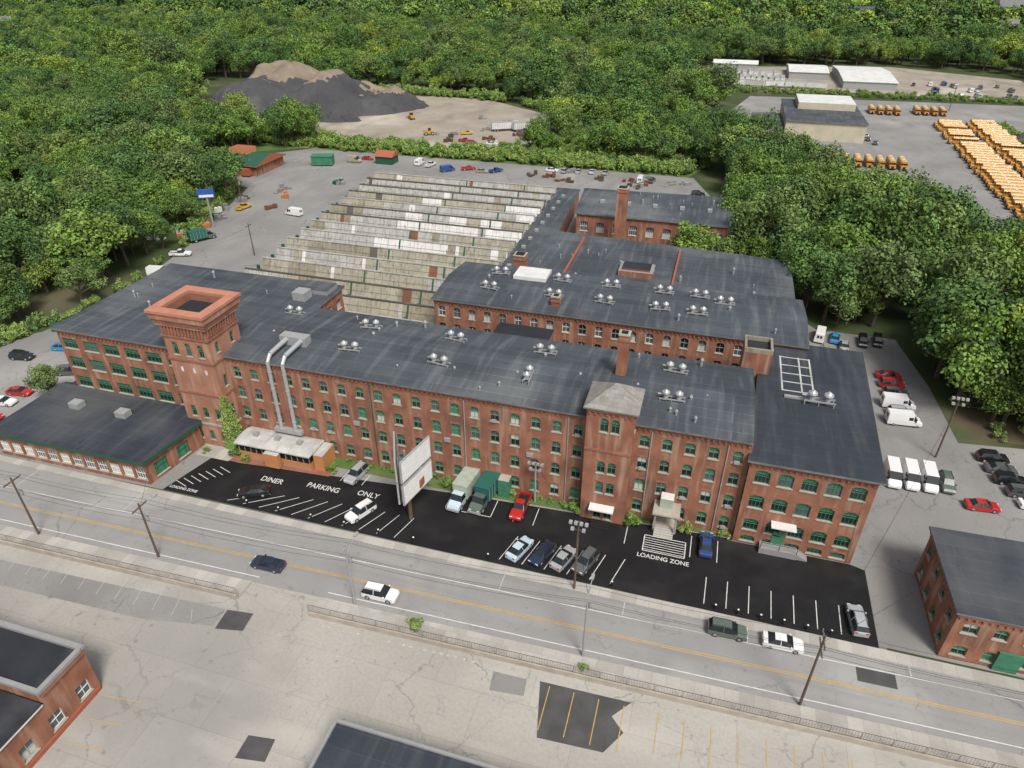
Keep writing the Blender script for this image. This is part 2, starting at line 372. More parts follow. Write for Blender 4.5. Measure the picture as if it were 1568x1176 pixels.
mb.box(14.2,74.2,4.9,17.4,75.66,5.05,'fiber_white');mb.box(14.8,75.6,1.0,16.4,75.72,3.2,'green_board')
mb.obj('brick_mill_building')
# ---- little square brick shaft between
mb=MB();wall(mb,(8.2,98),(12.4,98),0,18.2);wall(mb,(12.4,98),(12.4,102.4),0,18.2);wall(mb,(12.4,102.4),(8.2,102.4),0,18.2);wall(mb,(8.2,102.4),(8.2,98),0,18.2)
mb.box(8.2,98,18.2,12.4,98.35,18.9,'saw_tan');mb.box(8.2,102.05,18.2,12.4,102.4,18.9,'saw_tan');mb.box(8.2,98.35,18.2,8.55,102.05,18.9,'saw_tan');mb.box(12.05,98.35,18.2,12.4,102.05,18.9,'saw_tan')
mb.box(8.55,98.35,17.6,12.05,102.05,18.25,'roof_black');mb.obj('brick_stair_tower')
# ---- middle wing
mb=MB();E4=15.2
wall(mb,(-47.3,108),(18.5,108),0,E4,cols(65.8,22,1.35),[(1.1,3.1),(4.8,6.8),(8.4,10.4),(11.9,13.9)],'glass');cornice(mb,(-47.3,108),(11.5,108),E4)
wall(mb,(18.5,110),(18.5,126),0,E4,cols(16,5,1.35),ROWS[:3],'glass');wall(mb,(18.5,126),(-47.3,126),0,E4);wall(mb,(-47.3,126),(-47.3,108),0,E4)
mb.extx([(107.5,E4),(107.5,E4+.25),(117,E4+1.2),(126.5,E4+.25),(126.5,E4)],-47.7,18.9,['roof_edge','roof_dark','roof_dark','roof_edge','roof_edge'],'roof_edge')
mb.box(-35,119,E4+1.0,-28.5,124,E4+1.7,'fiber_white')
mb.obj('brick_mill_building')
mb=MB();wall(mb,(-34,95.4),(-34,107.9),0,12.2);
mb.face([(-24,95.4,0),(-24,107.9,0),(-24,107.9,12.2),(-24,95.4,12.2)],'brick')
mb.box(-34.2,95.9,12.2,-23.8,107.4,12.5,'roof_edge','roof_black');mb.obj('connecting_corridor')
# ---- rear flat roofed block
mb=MB();A=[(-38,126.6),(19,126.6),(19,160.5),(-37,165)];E5=9.6
wall(mb,A[1],A[2],0,E5,cols(33.9,9,1.6),[(2,4),(6,8)],'glass');wall(mb,A[3],A[0],0,E5,cols(38.4,10,1.6),[(2,4),(6,8)],'glass')
mb.face([(A[2][0],A[2][1],0),(A[3][0],A[3][1],0),(A[3][0],A[3][1],E5),(A[2][0],A[2][1],E5)],'brick')
mb.prism([(-38.4,126.8),(19.4,126.8),(19.4,160.9),(-37.4,165.4)],E5,E5+.3,'roof_edge','roof_dark')
for x in (-29,-5.5): mb.box(x-.2,130,E5+.3,x+.2,162-(x+38)*.075,E5+.95,'red_roof')
mb.box(-17.5,141,E5+.3,-10,146.5,E5+1.6,'brick','steel_grey');mb.box(-16.8,141.7,E5+1.6,-10.7,145.8,E5+2.0,'saw_rust','roof_black')
mb.obj('brick_mill_building')
# ---- far rear block
mb=MB();A=[(-34.6,178.2),(5.2,178.2),(5.2,203),(-36.5,200.5)];E6=10.6
wall(mb,A[0],A[1],0,E6,cols(39.8,9,2.2),[(1.4,3.8),(6.0,8.6)],'glass')
wall(mb,A[1],A[2],0,E6);wall(mb,A[2],A[3],0,E6);wall(mb,A[3],A[0],0,E6)
mb.prism([(-35.1,177.7),(5.8,177.7),(5.8,203.5),(-37,201)],E6,E6+.35,'roof_edge','roof_dark')
for i in range(5): mb.box(-30+i*7.3,188,E6+.35,-28.8+i*7.3,189.2,E6+1.1,'metal_dull')
mb.obj('brick_mill_building')
# ---- long flat corridor beside the saw-tooth shed
mb=MB();A=[(-45.8,127),(-39.5,127),(-38.5,165),(-41.5,216),(-48.5,216)]
mb.prism(A,0,5.6,'brick','roof_dark');mb.prism([(-46.1,126.8),(-39.2,126.8),(-38.2,165),(-41.2,216.3),(-48.8,216.3)],5.6,5.9,'roof_edge','roof_dark')
for i in range(12): mb.box(-45.2,135+i*6.5,5.9,-44.2,136+i*6.5,6.5,'metal_dull')
mb.obj('connecting_corridor')
# ---- saw-tooth weaving shed
mb=MB();y=110.5
while y<212:
    xl=-102.5-(y-128)*.1 if y>128 else -102.5;xr=-46.2-(y-128)*.02
    xl+=R.uniform(-.5,.5)
    rl=R.choice(['saw_cream','saw_tan','saw_cream','saw_grey'])
    x=xl;mode=rl
    while x<xr-.1:
        x2=min(x+R.choice([1.05,2.05,2.05]),xr)
        t=(x-xl)/(xr-xl)
        if R.random()<.16:
            if y<150: mode=R.choice(['saw_cream','saw_cream','saw_tan','saw_tan','saw_cream','saw_white','saw_grey'])
            elif t>.35 and y<190: mode=R.choice(['saw_white','saw_white','saw_white','saw_grey','saw_cream'])
            else: mode=R.choice(['saw_grey','saw_cream','saw_grey','saw_white','saw_grey'])
        if R.random()<.05: m_=R.choice(['saw_white','saw_rust','saw_tan','saw_roof'])
        else: m_=mode
        yb,yt,zb,zt=y,y+1.6,4.3,7.5
        mb.face([(x,yb,zb),(x2-.07,yb,zb),(x2-.07,yt,zt),(x,yt,zt)],m_)
        mb.face([(x2-.07,yb+.06,zb),(x2,yb+.06,zb),(x2,yt+.06,zt),(x2-.07,yt+.06,zt)],'saw_rust' if R.random()<.12 else 'saw_tan')
        x=x2
    mb.face([(xl,y+.8-.02,5.92),(xr,y+.8-.02,5.92),(xr,y+.84-.02,6.0),(xl,y+.84-.02,6.0)],'saw_roof')
    mb.box(xl-.1,y+1.45,7.5,xr+.1,y+1.95,7.68,'saw_roof' if R.random()<.4 else 'saw_grey')
    mb.box(xl-.1,y-.62,4.15,xr+.1,y-.03,4.32,'saw_roof')
    mb.face([(xl,y+1.8,7.5),(xr,y+1.8,7.5),(xr,y+6.4,4.25),(xl,y+6.4,4.25)],'saw_roof')
    for xx in (xl,xr): mb.face([(xx,y,4.3),(xx,y+1.7,7.5),(xx,y+6.4,4.25)],'saw_cream')
    for xx in (-75+(y-128)*-.03,-58,):
        mb.face([(xx-.22,y-.05,4.3),(xx+.22,y-.05,4.3),(xx+.22,y+1.5,7.5),(xx-.22,y+1.5,7.5)],'green_dark')
        mb.box(xx-.4,y-.7,4.33,xx+.4,y-.05,5.3,'green_dark')
    mb.box(xl-.9,y-.3,0,xl-.3,y+.3,6.2,'green_dark')
    for k in range(3):
        xx=R.uniform(xl+3,xr-3);mb.tube((xx,y+3,5),(xx,y+3,8.4),.12,.12,'metal_dull',5)
    y+=7.0
mb.prism([(-102.4,110),(-46.3,110),(-47.9,214),(-110.6,214)],0,4.1,'brick','saw_roof')
mb.obj('sawtooth_weaving_shed')
# ---- low dark roofed building at left
mb=MB();A=[(-106,62),(-77.1,62.4),(-75.8,73.5),(-78,76.4),(-106,76.4)]
wall(mb,A[0],A[1],0,4.3,cols(28.9,12,1.9),[(.9,2.9)],'low',arch=False);wall(mb,A[1],A[2],0,4.3,[(1.5,4),(6,8.4)],[(.6,3)],'door',arch=False)
wall(mb,A[2],A[3],0,4.3);wall(mb,A[4],A[0],0,4.3)
mb.prism([(-106.8,61.3),(-76.5,61.7),(-75.1,73.6),(-77.7,76.7),(-106.8,76.7)],4.3,4.9,'green_dark','roof_blue')
for x,y in ((-99,70.5),(-89.5,70.5)): mb.box(x,y,4.9,x+2,y+1.6,5.9,'metal_dull')
mb.obj('brick_shop_building')
# ---- right small brick house
mb=MB();A=[(33.5,63.2),(52,63.4),(52,77),(33.4,76.6)]
wall(mb,A[0],A[1],0,7.6,[(1,2.6),(4.2,5.6),(7.4,8.8)],[(.8,2.4),(4.6,6.2)],'mix');wall(mb,A[3],A[0],0,7.6,cols(13.4,4,1.3),[(1,2.8),(4.6,6.2)],'mix')
wall(mb,A[1],A[2],0,7.6);wall(mb,A[2],A[3],0,7.6);cornice(mb,A[0],A[1],7.6);cornice(mb,A[3],A[0],7.6)
mb.prism([(33.1,62.8),(52.4,63),(52.4,77.4),(33,77)],7.6,7.9,'roof_edge','roof_blue');mb.box(39,62.9,.1,41.5,63.19,3.0,'green_board');mb.obj('brick_house')
# ---- near-left brick building
mb=MB();wall(mb,(-57.7,18),(-57.7,32),0,5.2,cols(14,4,1.6),[(1,3)],'glass',arch=False);wall(mb,(-85,5),(-57.7,5),0,5.2);wall(mb,(-57.7,32),(-85,32),0,6.8)
mb.face([(-57.7,26.4,5.2),(-57.7,32,5.2),(-57.7,32,6.8),(-57.7,26.4,6.8)],'brick')
mb.face([(-85,26.4,5.2),(-57.7,26.4,5.2),(-57.7,26.4,6.8),(-85,26.4,6.8)],'brick')
mb.box(-57.7,26.4,6.2,-57.45,32,6.8,'brick_trim');mb.box(-85,31.6,6.8,-57.5,32.2,7.2,'steel_grey');mb.box(-57.95,26.2,6.8,-57.4,31.6,7.2,'steel_grey');mb.box(-85,26.2,6.8,-57.96,26.7,7.2,'steel_grey')
mb.face([(-85,26.7,6.83),(-58,26.7,6.83),(-58,31.6,6.83),(-85,31.6,6.83)],'roof_black')
mb.box(-85,5,5.2,-57.5,26.19,5.45,'saw_white','roof_black');mb.box(-57.69,18.2,0,-57.5,31.8,.6,'red_roof')
mb.box(-66,20,5.45,-63.5,22,6.6,'metal_dull')
mb.face([(-57.7,5,0),(-57.7,18,0),(-57.7,18,5.2),(-57.7,5,5.2)],'brick');mb.obj('brick_warehouse')
mb=MB();mb.box(-27.6,12,0,-4,32.6,5.6,'brick');mb.box(-27.9,11.7,5.6,-3.7,32.9,6.0,'roof_edge','roof_blue')
mb.box(-27.9,32.6,6.0,-3.7,32.9,6.25,'steel_grey');mb.box(-27.9,11.7,6.0,-27.6,32.59,6.25,'steel_grey');mb.obj('warehouse')
# ---- diner
mb=MB();x0,x1,y0,y1=-67.8,-54.8,72.4,76.6
mb.box(x0,y0,.3,x1,y1,1.4,'orange_paint');mb.box(x0+.05,y0+.05,1.4,x1-.05,y1-.05,2.6,'glass_dark');mb.box(x0,y0,2.6,x1,y1,3.0,'orange_paint')
for i in range(13): mb.box(x0+i*1.07,y0-.02,1.4,x0+i*1.07+.14,y0+.1,2.6,'saw_tan')
mb.extx([(y0-.5,3.0),(y0-.5,3.2),(y0+.6,3.45),((y0+y1)/2,3.6),(y1-.8,3.45),(y1+.1,3.2),(y1+.1,3.0)],x0-.4,x1+.3,['diner_roof']*7,'fiber_white')
mb.box(x0+5.5,y0-1.3,0.3,x0+8,y0-.51,2.9,'orange_paint','diner_roof');mb.box(x0,y0,0,x1,y1,.3,'steel_grey')
mb.box(x1+.303,y0+.6,0,x1+2.0,y1,2.9,'orange_paint','diner_roof')
for i in range(3): mb.box(x0+2+i*4,y0+1.5,3.5,x0+2.8+i*4,y0+2.3,4.2,'metal_dull')
mb.obj('diner')
# ---- bus depot
mb=MB()
wall(mb,(26,338),(59,338),0,7.6,cols(33,6,3),[(.4,4)],'glass','cream',False,False);mb.prism([(26,338.01),(59,338.01),(59,392),(26,392)],0,7.6,'cream','roof_dark')
mb.box(25.6,337.4,7.6,59.4,392.4,8.1,'roof_edge','roof_dark');mb.box(32,366,8.1,57,390,11,'cream','fiber_white')
mb.box(12,342,0,25.5,372,4.6,'steel_grey','roof_dark');mb.obj('bus_depot_building')
mb=MB();mb.box(-183,218,0,-163,236,3.6,'brick');mb.extx([(217,3.6),(217,3.9),(227,6.4),(237,3.9),(237,3.6)],-184,-162,['red_roof','green_dark','green_dark','red_roof','red_roof'],'red_roof')
mb.box(-181,216,0.5,-165,217.9,3.0,'red_roof');mb.box(-178,224,6,-170,230,8,'orange_paint','red_roof');mb.obj('workshop_shed')
mb=MB();mb.box(-129,247,0,-122,253,3,'green_dark');mb.extx([(246.5,3),(250,4.8),(253.5,3)],-129.5,-121.5,['red_roof']*3,'red_roof');mb.obj('workshop_shed')
for (x,y,w,d) in ((36,522,24,38),(66,490,30,70),(-14,552,30,12)):
    mb=MB();mb.box(x,y,0,x+w,y+d,4,'metal_dull');mb.extx([(y-.5,4),(y-.5,4.3),(y+d/2,6),(y+d+.5,4.3),(y+d+.5,4)],x-.5,x+w+.5,['fiber_white']*5,'metal_dull');mb.obj('storage_shed')
def house(x,y,w,d,h,roof,body):
    mb=MB();mb.box(x-w/2,y-d/2,0,x+w/2,y+d/2,h,body)
    mb.extx([(y-d/2-.5,h),(y,h+w*.25),(y+d/2+.5,h)],x-w/2-.5,x+w/2+.5,[roof,roof,body],body)
    for i in range(4): mb.box(x-w/2+1+i*w/4,y-d/2-.05,h*.55,x-w/2+2+i*w/4,y-d/2,h*.8,'glass_dark')
    mb.obj('wooden_house')
for h in ((-682,572,26,16,13,'roof_edge','white_paint'),(-706,590,22,14,12,'fiber_white','fiber_white'),(-660,556,18,12,10,'roof_dark','white_paint'),(305,1035,40,24,18,'roof_edge','cream'),(-440,1180,30,14,17,'roof_edge','white_paint'),(-200,1000,24,14,16,'roof_edge','white_paint'),(120,900,26,14,16,'roof_dark','cream'),(240,830,20,12,13,'roof_edge','cream')): house(*h)
# ------------------------------------------------------------ ground sheets
G1=MB();G1.face([(-6000,-3000,0),(6000,-3000,0),(6000,9000,0),(-6000,9000,0)],'ground_green');G1.obj('ground')
yl=lambda x:55.3+.028*x
kf=lambda x:60.6+.003*x
sheet('yard_pavement',[(-230,61),(-114,61),(-75,62),(28,62),(27,146),(24,150),(8,178),(8,214),(-8,262),(-166,262),(-190,238),(-188,214),(-158,205),(-140,150),(-134,120),(-136,98),(-150,84),(-230,76)],.006,'asphalt_old')
sheet('parking_lot',[(27.2,62.7),(150,63),(150,100),(62,112),(46,110),(45,128),(42,147),(27.2,147)],.012,'asphalt_old')
sheet('bus_parking_lot',[(-5,362),(12,447),(170,457),(250,300),(250,170),(170,176),(80,200),(46,226),(34,255),(20,300)],.008,'asphalt_old')
sheet('dirt_lot',[(-228,288),(-100,276),(-78,300),(-76,352),(-130,392),(-215,400),(-270,340)],.008,'gravel')
sheet('trailer_yard',[(-22,478),(-18,566),(110,600),(180,555),(180,470)],.008,'gravel')
sheet('dirt_slope',[(46,112),(66,113),(85,135),(62,138),(50,128)],.016,'dirt_brown')
sheet('planting_strip',[(-52,74.5),(-35,74.2),(-11.8,75.2),(-5.2,75.6),(9.8,76.2),(9.8,76.79),(-69.8,76.79),(-69.8,76)],.018,'ground_grass')
sheet('grass_verge',[(-170,262),(-10,262),(0,290),(-80,292),(-100,274),(-230,286),(-200,240)],.008,'ground_grass')
sheet('concrete_lot',[(-200,-40),(150,-40),(150,yl(150)-6.6),(-200,yl(-200)-6.6)],.006,'lot_concrete')
def strip(name,x0,x1,f0,f1,z0,z1,mat,n=24):
    mb=MB()
    for i in range(n):
        a=x0+(x1-x0)*i/n;b=x0+(x1-x0)*(i+1)/n
        mb.face([(a,f0(a),z1),(b,f0(b),z1),(b,f1(b),z1),(a,f1(a),z1)],mat)
        if z1-z0>.02:
            mb.face([(a,f0(a),z0),(b,f0(b),z0),(b,f0(b),z1),(a,f0(a),z1)],mat);mb.face([(b,f1(b),z0),(a,f1(a),z0),(a,f1(a),z1),(b,f1(b),z1)],mat)
    return mb.obj(name)
strip('road',-330,260,lambda x:yl(x)-6.7,lambda x:kf(x)+.5,0,.014,'asphalt_road')
strip('sidewalk',-330,260,kf,lambda x:62.1+.006*x if x>-114 else 62,0,.12,'concrete',40)
strip('sidewalk',-330,-50.5,lambda x:yl(x)-6.5,lambda x:yl(x)-3.9,0,.12,'concrete')
strip('sidewalk',-40.5,260,lambda x:yl(x)-6.5,lambda x:yl(x)-3.9,0,.12,'concrete')
sheet('driveway',[(-50.5,yl(-50)-6.9),(-40.5,yl(-40)-6.9),(-40.5,yl(-40)-3.9),(-50.5,yl(-50)-3.9)],.020,'lot_concrete')
sheet('parking_lot',[(-74.6,62.0),(-72.3,71),(-67,71),(-50,72.4),(-30,74),(-11.9,74.9),(-5,75.3),(9.7,76.0),(9.8,75.6),(25.3,75.6),(27.1,75),(27.1,62.35)],.024,'asphalt_new')
sheet('patio',[(-69,71.0),(-51.5,72.0),(-51.5,74.0),(-69,74.0)],.030,'paver')
sheet('entrance_path',[(-75.5,70.8),(-69.2,70.8),(-69.2,73.8),(-75.6,73.8)],.030,'concrete')
mb=MB()
for off,w,mat in ((.12,.12,'line_yellow'),(-.16,.12,'line_yellow'),(3.0,.14,'line_white'),(-3.0,.14,'line_white')):
    x=-330
    while x<260:
        if not(off<-1 and -51<x<-42):
            mb.face([(x,yl(x)+off,.0185),(x+5,yl(x+5)+off,.0185),(x+5,yl(x+5)+off+w,.0185),(x,yl(x)+off+w,.0185)],mat)
        x+=5
for x in (-77,-19,-3,12,-97,30): mb.face([(x,yl(x)+3.15,.019),(x+.12,yl(x)+3.15,.019),(x+.12,kf(x)-.02,.019),(x,kf(x)-.02,.019)],'line_worn')
mb.obj('road_marking')
def stripe(mb,x0,y0,x1,y1,w,z,mat):
    d=Vector((x1-x0,y1-y0)).normalized();n=Vector((-d.y,d.x))*w/2
    mb.face([(x0+n.x,y0+n.y,z),(x0-n.x,y0-n.y,z),(x1-n.x,y1-n.y,z),(x1+n.x,y1+n.y,z)],mat)
mb=MB();z=.0285
for i in range(7): stripe(mb,6.7+2.72*i,63.2,6.8+2.72*i,67.8,.11,z,'line_white')
for i in range(11):
    x=-63.5+i*2.75;a=math.radians(30+i*4.6);l=6.3-i*.15
    stripe(mb,x,62.7,x+l*math.cos(a),62.7+l*math.sin(a)*.9+.2,.11,z,'line_white')
for x in (-20.5,-17.3,-14.2,-11.1,-8,-5.3): stripe(mb,x,63,x+1.3,67.9,.11,z,'line_white')
for x in (-31.3,-27.8,-24.2,-20.8,-17.8): stripe(mb,x,70.6,x,74.3,.11,z,'line_white')
stripe(mb,-31.2,70.45,-24.2,70.52,.12,z,'line_white')
for x in (-49.3,-45.6): stripe(mb,x,71.6,x+.2,74.2,.11,z,'line_white')
for x in (-4.6,4.4,8.0): stripe(mb,x,70.8,x,75,.11,z,'line_white')
x0,x1,y0,y1=-2.0,3.7,70.3,73.35
for k,p in enumerate(((x0,y0,x1,y0),(x1,y0,x1,y1),(x1,y1,x0,y1),(x0,y1,x0,y0))): stripe(mb,*p,.14,z+.004+.003*(k%2),'line_white')
for k in range(6): stripe(mb,x0+.1,y0+.45*k+.3,x1-.1,y0+.45*k+.3,.11,z,'line_white')
for k in range(7): stripe(mb,-74+k*.75,64.4+.8*k,-72.4+k*.75+.8,63.6+.8*k,.11,z,'line_white')
mb.obj('parking_marking')
def text(s,x,y,size,mat='line_white'):
    t=bpy.data.curves.new('pavement_lettering','FONT');t.body=s;t.size=size;t.align_x='CENTER';t.offset=.012
    t.materials.append(MATS[mat]);o=bpy.data.objects.new('pavement_lettering',t);o.location=(x,y,.03);o.scale=(1.1,1.25,1);COL.objects.link(o)
text('DINER',-59.6,68.2,1.2);text('PARKING',-51.0,68.9,1.2);text('ONLY',-43.6,69.4,1.2);text('LOADING ZONE',.9,69.0,.85);text('LOADING ZONE',-71.6,62.8,.6)
for i,p in enumerate(([(-10.5,46.7),(-.2,47),(-2.0,44.8),(-.5,43.3),(-2.2,40.6),(-9.2,40.2)],[(-50.8,45.2),(-47.3,45.6),(-47.0,43),(-50.5,42.3)],[(-38.5,31.8),(-35.5,32.2),(-35.2,29.8),(-38.4,29.3)],[(-16,46.4),(-12,46.5),(-11.8,44.4),(-15.7,44)])):
    sheet('asphalt_patch',p,.0235,'asphalt_patch' if i<3 else 'asphalt_old')
sheet('asphalt_patch',[(24.1,57.0),(28.3,57.1),(28.3,59.0),(24.1,58.9)],.0235,'asphalt_patch')
sheet('asphalt_patch',[(-86,43.6),(-51,45.2),(-51,42.6),(-60,41),(-86,40)],.0195,'asphalt_old')
mb=MB()
for i in range(4): stripe(mb,-9.3+2.8*i,41,-9.3+2.8*i,46.4,.1,.028,'line_yellow')
for i in range(5): stripe(mb,-56.5,20+2.8*i,-52,20.5+2.8*i,.08,.028,'line_yellow')
for i in range(12): stripe(mb,-86+2.9*i,42.5,-87+2.9*i,46.0 if i<11 else 44,.06,.028,'line_worn')
for i in range(8): stripe(mb,2.8+2.8*i,42,2.8+2.8*i,46.6+.07*i,.08,.028,'line_yellow')
for i in range(22):
    x=-39+i*.95+R.uniform(-.2,.2);h_=R.uniform(.2,.5)
    if R.random()<.7: stripe(mb,x,yl(x)-7.8+R.uniform(-.1,.1),x+h_,yl(x)-7.8,.25,.028,'line_worn')
mb.obj('parking_marking')
def nearwall(x0,x1):
    mb=MB();n=max(2,int((x1-x0)/3))
    for i in range(n):
        a=x0+(x1-x0)*i/n;b=x0+(x1-x0)*(i+1)/n
        mb.prism([(a,yl(a)-6.95),(b,yl(b)-6.95),(b,yl(b)-6.55),(a,yl(a)-6.55)],0,.75,'stone')
    mb.obj('retaining_wall')
    mb=MB()
    for i in range(n+1):
        a=x0+(x1-x0)*i/n;mb.tube((a,yl(a)-6.75,.75),(a,yl(a)-6.75,1.95),.05,.05,'steel_grey',6)
    for zz in (.85,1.92): mb.tube((x0,yl(x0)-6.75,zz),(x1,yl(x1)-6.75,zz),.03,.03,'wood_pole',4)
    for i in range(int((x1-x0)/.3)):
        a=x0+i*.3;mb.tube((a,yl(a)-6.75,.78),(a,yl(a)-6.75,1.92),.012,.012,'wood_pole',3,False)
    mb.obj('chain_link_fence')
nearwall(-150,-50.6);nearwall(-40.4,90)
bm=MB();bm.tube((0,0,0),(0,0,.85),.14,.14,'black',8);bm.tube((0,0,.85),(0,0,.95),.14,.05,'white_paint',8);bme=bm.mesh('bollard')
for x in [8.1+2.72*i for i in range(6)]+[-60+5.4*i for i in range(6)]+[-22,-5]: place(bme,'bollard',(x,62.75,.02))
# ------------------------------------------------------------ vehicles
VC={}
def vehicle(kind,paint):
    k=(kind,paint)
    if k in VC: return VC[k]
    mb=MB();pt='paint_'+paint
    def loft(st,glass_side,glass_top,w=.9):
        secs=[]
        for (x,zb,zbelt,zt,wr,ww) in st: secs.append([(x,-ww,zb),(x,-ww*1.0,zbelt),(x,-wr,zt),(x,wr,zt),(x,ww,zbelt),(x,ww,zb)])
        for i in range(len(secs)-1):
            A,B=secs[i],secs[i+1]
            for j in range(5):
                m=pt
                if j in(1,3) and i in glass_side: m='glass_dark'
                if j==2 and i in glass_top: m='glass_dark'
                mb.face([A[j],B[j],B[j+1],A[j+1]],m)
            mb.face([A[0],A[5],B[5],B[0]],'black')
        mb.face(secs[0],pt);mb.face(secs[-1][::-1],pt)
    def wheels(xs,w,r=.33):
        for x in xs:
            for s in(-1,1):
                mb.tube((x,s*(w-.16),r),(x,s*(w+.03),r),r,r,'rubber',12);mb.tube((x,s*(w+.03),r),(x,s*(w+.045),r),r*.6,r*.55,'metal_dull',8)
    def lights(xf,xr,w,zf,zr):
        for s in(-1,1):
            mb.box(xf-.05,s*w*.72-.2,zf-.08,xf+.03,s*w*.72+.2,zf+.08,'lamp_clear');mb.box(xr-.03,s*w*.72-.18,zr-.09,xr+.05,s*w*.72+.18,zr+.09,'lamp_red')
    if kind=='sedan':
        loft([(-2.35,.35,.72,.78,.6,.78),(-2.25,.28,.92,.97,.68,.86),(-1.75,.25,.95,1.03,.66,.89),(-1.0,.22,.95,1.40,.56,.9),(-.35,.22,.95,1.46,.58,.9),(.3,.22,.95,1.43,.57,.9),(1.1,.22,.93,1.0,.66,.89),(2.05,.25,.8,.84,.66,.86),(2.35,.33,.58,.62,.55,.74)],(2,3,4,5),(2,5))
        for s in(-1,1):
            mb.tube((-.35,s*.905,.93),(-.35,s*.585,1.46),.04,.04,pt,4)
            mb.box(.75,s*.98-.09,.95,.93,s*.98+.09,1.08,pt)
        wheels((-1.4,1.42),.86);lights(2.28,-2.32,.82,.66,.8)
    elif kind=='suv':
        loft([(-2.3,.4,.85,.95,.65,.84),(-2.2,.32,1.05,1.15,.7,.9),(-1.85,.3,1.05,1.68,.66,.93),(-.5,.28,1.05,1.74,.67,.93),(.4,.28,1.05,1.70,.65,.93),(1.15,.28,1.03,1.12,.72,.92),(2.1,.3,.92,.98,.72,.9),(2.35,.38,.65,.7,.6,.8)],(1,2,3,4),(1,4))
        for s in(-1,1):
            mb.tube((-.5,s*.935,1.05),(-.5,s*.68,1.74),.05,.05,pt,4);mb.tube((-1.8,s*.6,1.76),(.3,s*.6,1.77),.03,.03,'black',4)
            mb.box(.8,s*1.02-.1,1.05,.98,s*1.02+.1,1.2,pt)
        wheels((-1.4,1.42),.9,.37);lights(2.3,-2.28,.86,.76,.95)
    elif kind=='van':
        loft([(-2.9,.4,1.2,2.3,.85,.98),(-2.8,.35,1.2,2.42,.86,1.0),(1.2,.35,1.2,2.4,.86,1.0),(1.9,.35,1.2,1.4,.82,1.0),(2.6,.38,.95,1.05,.8,.95),(2.8,.42,.7,.75,.7,.85)],(2,),(2,))
        for s in(-1,1): mb.box(.4,s*.94-.04,1.3,1.1,s*.94+.05,1.95,'glass_dark');mb.box(1.5,s*1.1-.1,1.2,1.65,s*1.1+.1,1.5,'black')
        for yy in (-.5,.08): mb.box(-2.93,yy,1.35,-2.87,yy+.42,1.95,'glass_dark')
        wheels((-1.8,1.8),.96,.38);lights(2.72,-2.86,.85,.85,1.2)
    elif kind=='pickup':
        loft([(-.55,.4,1.1,1.15,.8,.93),(-.5,.4,1.1,1.78,.68,.93),(.5,.4,1.1,1.8,.68,.93),(1.15,.4,1.08,1.17,.75,.93),(2.5,.42,1.0,1.05,.75,.9),(2.75,.45,.75,.8,.7,.85)],(1,2),(0,2))
        mb.box(-2.75,-.93,.45,-.56,.93,.7,pt,'black')
        for s in(-1,1): mb.box(-2.75,s*.89-.05,.7,-.56,s*.89+.05,1.12,pt)
        mb.box(-2.85,-.94,.45,-2.76,.94,1.12,pt)
        wheels((-1.7,1.75),.92,.4);lights(2.68,-2.84,.84,.85,.95)
    elif kind=='boxtruck':
        cb='canvas_grey' if paint=='lightblue' else 'truck_green'
        loft([(1.2,.5,1.5,2.3,.85,1.0),(2.2,.5,1.5,2.35,.85,1.0),(2.7,.5,1.4,1.6,.85,1.0),(3.5,.5,1.15,1.3,.8,.95),(3.7,.55,.9,.95,.75,.9)],(0,1),(1,))
        mb.box(-3.8,-1.2,.9,1.1,1.2,3.2,cb);mb.box(-3.85,-1.24,3.2,1.15,1.24,3.27,cb);mb.box(-3.8,-.5,.5,2.5,.5,.85,'black')
        for i in range(6): mb.box(-3.7+i*.9,-1.24,.95,-3.62+i*.9,-1.201,3.15,'metal_dull');mb.box(-3.7+i*.9,1.201,.95,-3.62+i*.9,1.24,3.15,'metal_dull')
        mb.box(3.5,-1.0,.45,3.85,1.0,.75,'metal_dull');wheels((-2.4,2.7),1.0,.48);lights(3.68,-3.82,.9,.95,.9)
    elif kind=='bus':
        mb.box(-5.8,-1.2,.55,3.9,1.2,1.75,'bus_yellow');mb.box(-5.75,-1.17,1.75,3.75,1.17,2.45,'glass_dark')
        mb.extx([(-1.2,2.45),(-1.2,2.6),(-.95,2.95),(-.4,3.1),(.4,3.1),(.95,2.95),(1.2,2.6),(1.2,2.45)],-5.82,3.9,['bus_yellow','bus_yellow','bus_roof','bus_roof','bus_roof','bus_yellow','bus_yellow','black'],'bus_yellow')
        for i in range(12):
            for s in(-1,1): mb.box(-5.7+i*.85,s*1.185-.012,1.75,-5.58+i*.85,s*1.185+.012,2.45,'bus_yellow')
        for s in(-1,1):
            for zz in(1.1,1.55): mb.box(-5.7,s*1.21-.01,zz,3.8,s*1.21+.012,zz+.07,'black')
        mb.extx([(-1.05,.6),(-1.1,1.45),(-.8,1.7),(.8,1.7),(1.1,1.45),(1.05,.6)],3.9,5.3,['bus_yellow']*6,'bus_yellow');mb.box(5.3,-.5,.75,5.36,.5,1.45,'black')
        mb.box(5.3,-1.15,.45,5.5,1.15,.68,'black');mb.box(3.76,-1.05,1.78,3.93,1.05,2.42,'glass_dark');mb.box(-5.95,-1.15,.5,-5.82,1.15,.75,'black')
        mb.box(-5.2,-.4,3.08,-4.6,.4,3.16,'white_paint');mb.box(-.4,-.4,3.09,.3,.4,3.17,'white_paint')
        wheels((-3.4,4.3),1.15,.5);lights(5.33,-5.84,1.0,1.15,1.3)
    elif kind=='trailer':
        mb.box(-6,-1.25,1.1,6,1.25,3.9,'fiber_white');mb.box(-6.05,-1.28,3.9,6.05,1.28,3.98,'metal_dull')
        for i in range(11): mb.box(-5.6+i*1.1,-1.28,1.15,-5.5+i*1.1,-1.251,3.85,'metal_dull')
